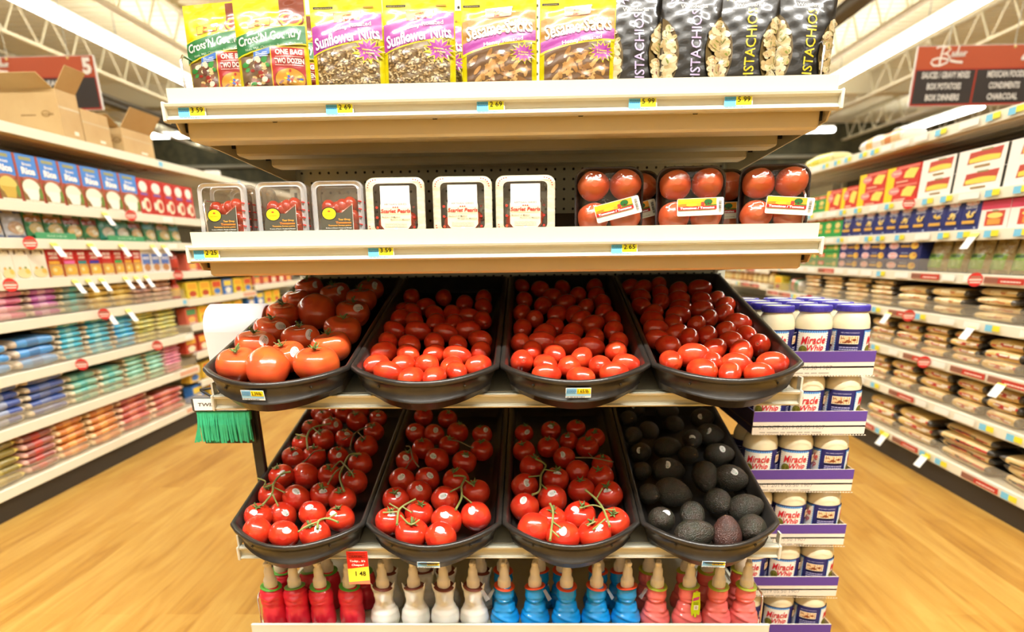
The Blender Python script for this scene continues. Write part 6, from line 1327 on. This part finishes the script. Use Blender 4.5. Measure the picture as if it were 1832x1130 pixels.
# dangling shelf tags and round red markers clipped to the rails
TAGW = M('dangle_tag_white', (.90, .90, .88), .45); TAGY = M('dangle_tag_yellow', (.86, .78, .08), .45)
def dangle(side, px, z, label, w=.035, l=.062, out=.040):
    X = XL if side < 0 else XR; s = 1 if side < 0 else -1; y = yat(px, X, z)
    b = MB(); b.loft([[(0, -w/2, 0), (0, w/2, 0), (s*.001, w/2, 0), (s*.001, -w/2, 0)], [(s*out*.3, -w/2, -l*.25), (s*out*.3, w/2, -l*.25), (s*(out*.3+.001), w/2, -l*.25), (s*(out*.3+.001), -w/2, -l*.25)]], TAGY, False, True)
    b.loft([[(s*out*.3, -w/2, -l*.25), (s*out*.3, w/2, -l*.25), (s*(out*.3+.001), w/2, -l*.25), (s*(out*.3+.001), -w/2, -l*.25)], [(s*out, -w/2, -l), (s*out, w/2, -l), (s*(out+.001), w/2, -l), (s*(out+.001), -w/2, -l)]], TAGW, False, True)
    o = b.build('shelf_tag', None, (X+s*.0075, y, z-.012)); tag(o, label, 'shelf tag', 'dangling shelf tags')
def disc(side, px, z, label, rad=.028):
    X = XL if side < 0 else XR; s = 1 if side < 0 else -1; y = yat(px, X, z)
    b = MB(); n = 24; Xf = Matrix.Translation((s*.036, 0, -.016)) @ Matrix.Rotation(-1.25*s, 4, 'Z')
    rg = [[(x, rad*cos(2*pi*i/n), rad*sin(2*pi*i/n)) for i in range(n)] for x in (-.0008, .0008)]; b.loft(rg, ink('c8302a'), False, True, X=Xf)
    a = Art(b, lambda u, v, l: tuple(Xf @ Vector((s*(.0009+l), s*u, v))), .0003, .0003); a.rect(-.020, .006, .020, .014, 'a06a58'); a.rect(-.024, -.004, .024, .003, 'f0c8b8'); a.rect(-.020, -.014, .020, -.009, 'f0c8b8')
    o = b.build('round_marker', None, (X, y, z)); tag(o, label, 'shelf marker', 'round red shelf markers')
for px, z, l in ((182, 1.292, 'white dangling tag under the blue rice box shelf'), (90, 1.138, 'yellow topped tag by the white meal boxes'), (156, 1.138, 'yellow topped tag above the first red meal boxes'), (212, 1.138, 'yellow topped tag above the later red meal boxes'), (268, 1.138, 'white tag above the white cartons, nearer'), (288, 1.138, 'white tag above the white cartons, farther'),
                 (128, .969, 'first of six white tags below the red meal boxes'), (152, .969, 'second of six white tags below the red meal boxes'), (176, .969, 'third of six white tags below the red meal boxes'), (219, .969, 'fourth of six white tags below the red meal boxes'), (238, .969, 'fifth of six white tags below the red meal boxes'), (256, .969, 'last of six white tags below the red meal boxes'),
                 (187, .800, 'white tag above the cyan bean bags, nearer'), (224, .800, 'white tag above the cyan bean bags, farther')): dangle(-1, px, z, l, w=.042 if z == .969 else .048)
for px, z, l in ((1750, 1.118, 'white tag over the clear pasta bags'), (1547, .752, 'tag under the middle of the spaghetti shelf'), (1598, .752, 'white tag under the spaghetti shelf beside the red marker'), (1748, .752, 'white tag under the near end of the spaghetti shelf'), (1803, .556, 'white tag under the second pasta bag shelf'), (1590, .135, 'tag hanging over the black kickplate, farther'), (1663, .135, 'tag hanging over the black kickplate, nearer')): dangle(1, px, z, l, w=.056)
for px, z, l in ((222, 1.292, 'round red marker on the rice box shelf'), (38, 1.138, 'round red marker below the blue and white pouches'), (2, .969, 'round red marker at the near end of the meal box shelf'), (308, .969, 'round red marker at the end of the meal box shelf'), (173, .800, 'round red marker above the cyan bean bags'), (270, .583, 'round red marker above the rose pink bags'), (132, .583, 'round red marker above the navy bean bags')): disc(-1, px, z, l)
for px, z, l in ((1640, 1.275, 'round red marker between white cases and macaroni boxes'), (1762, .938, 'round red marker under the green labelled pasta bags'), (1640, .752, 'round red marker under the spaghetti stacks'), (1457, .752, 'round red marker above the jar stack'), (1668, .556, 'round red marker under the second pasta bag shelf')): disc(1, px, z, l)
print('TOTAL', len(bpy.data.objects))
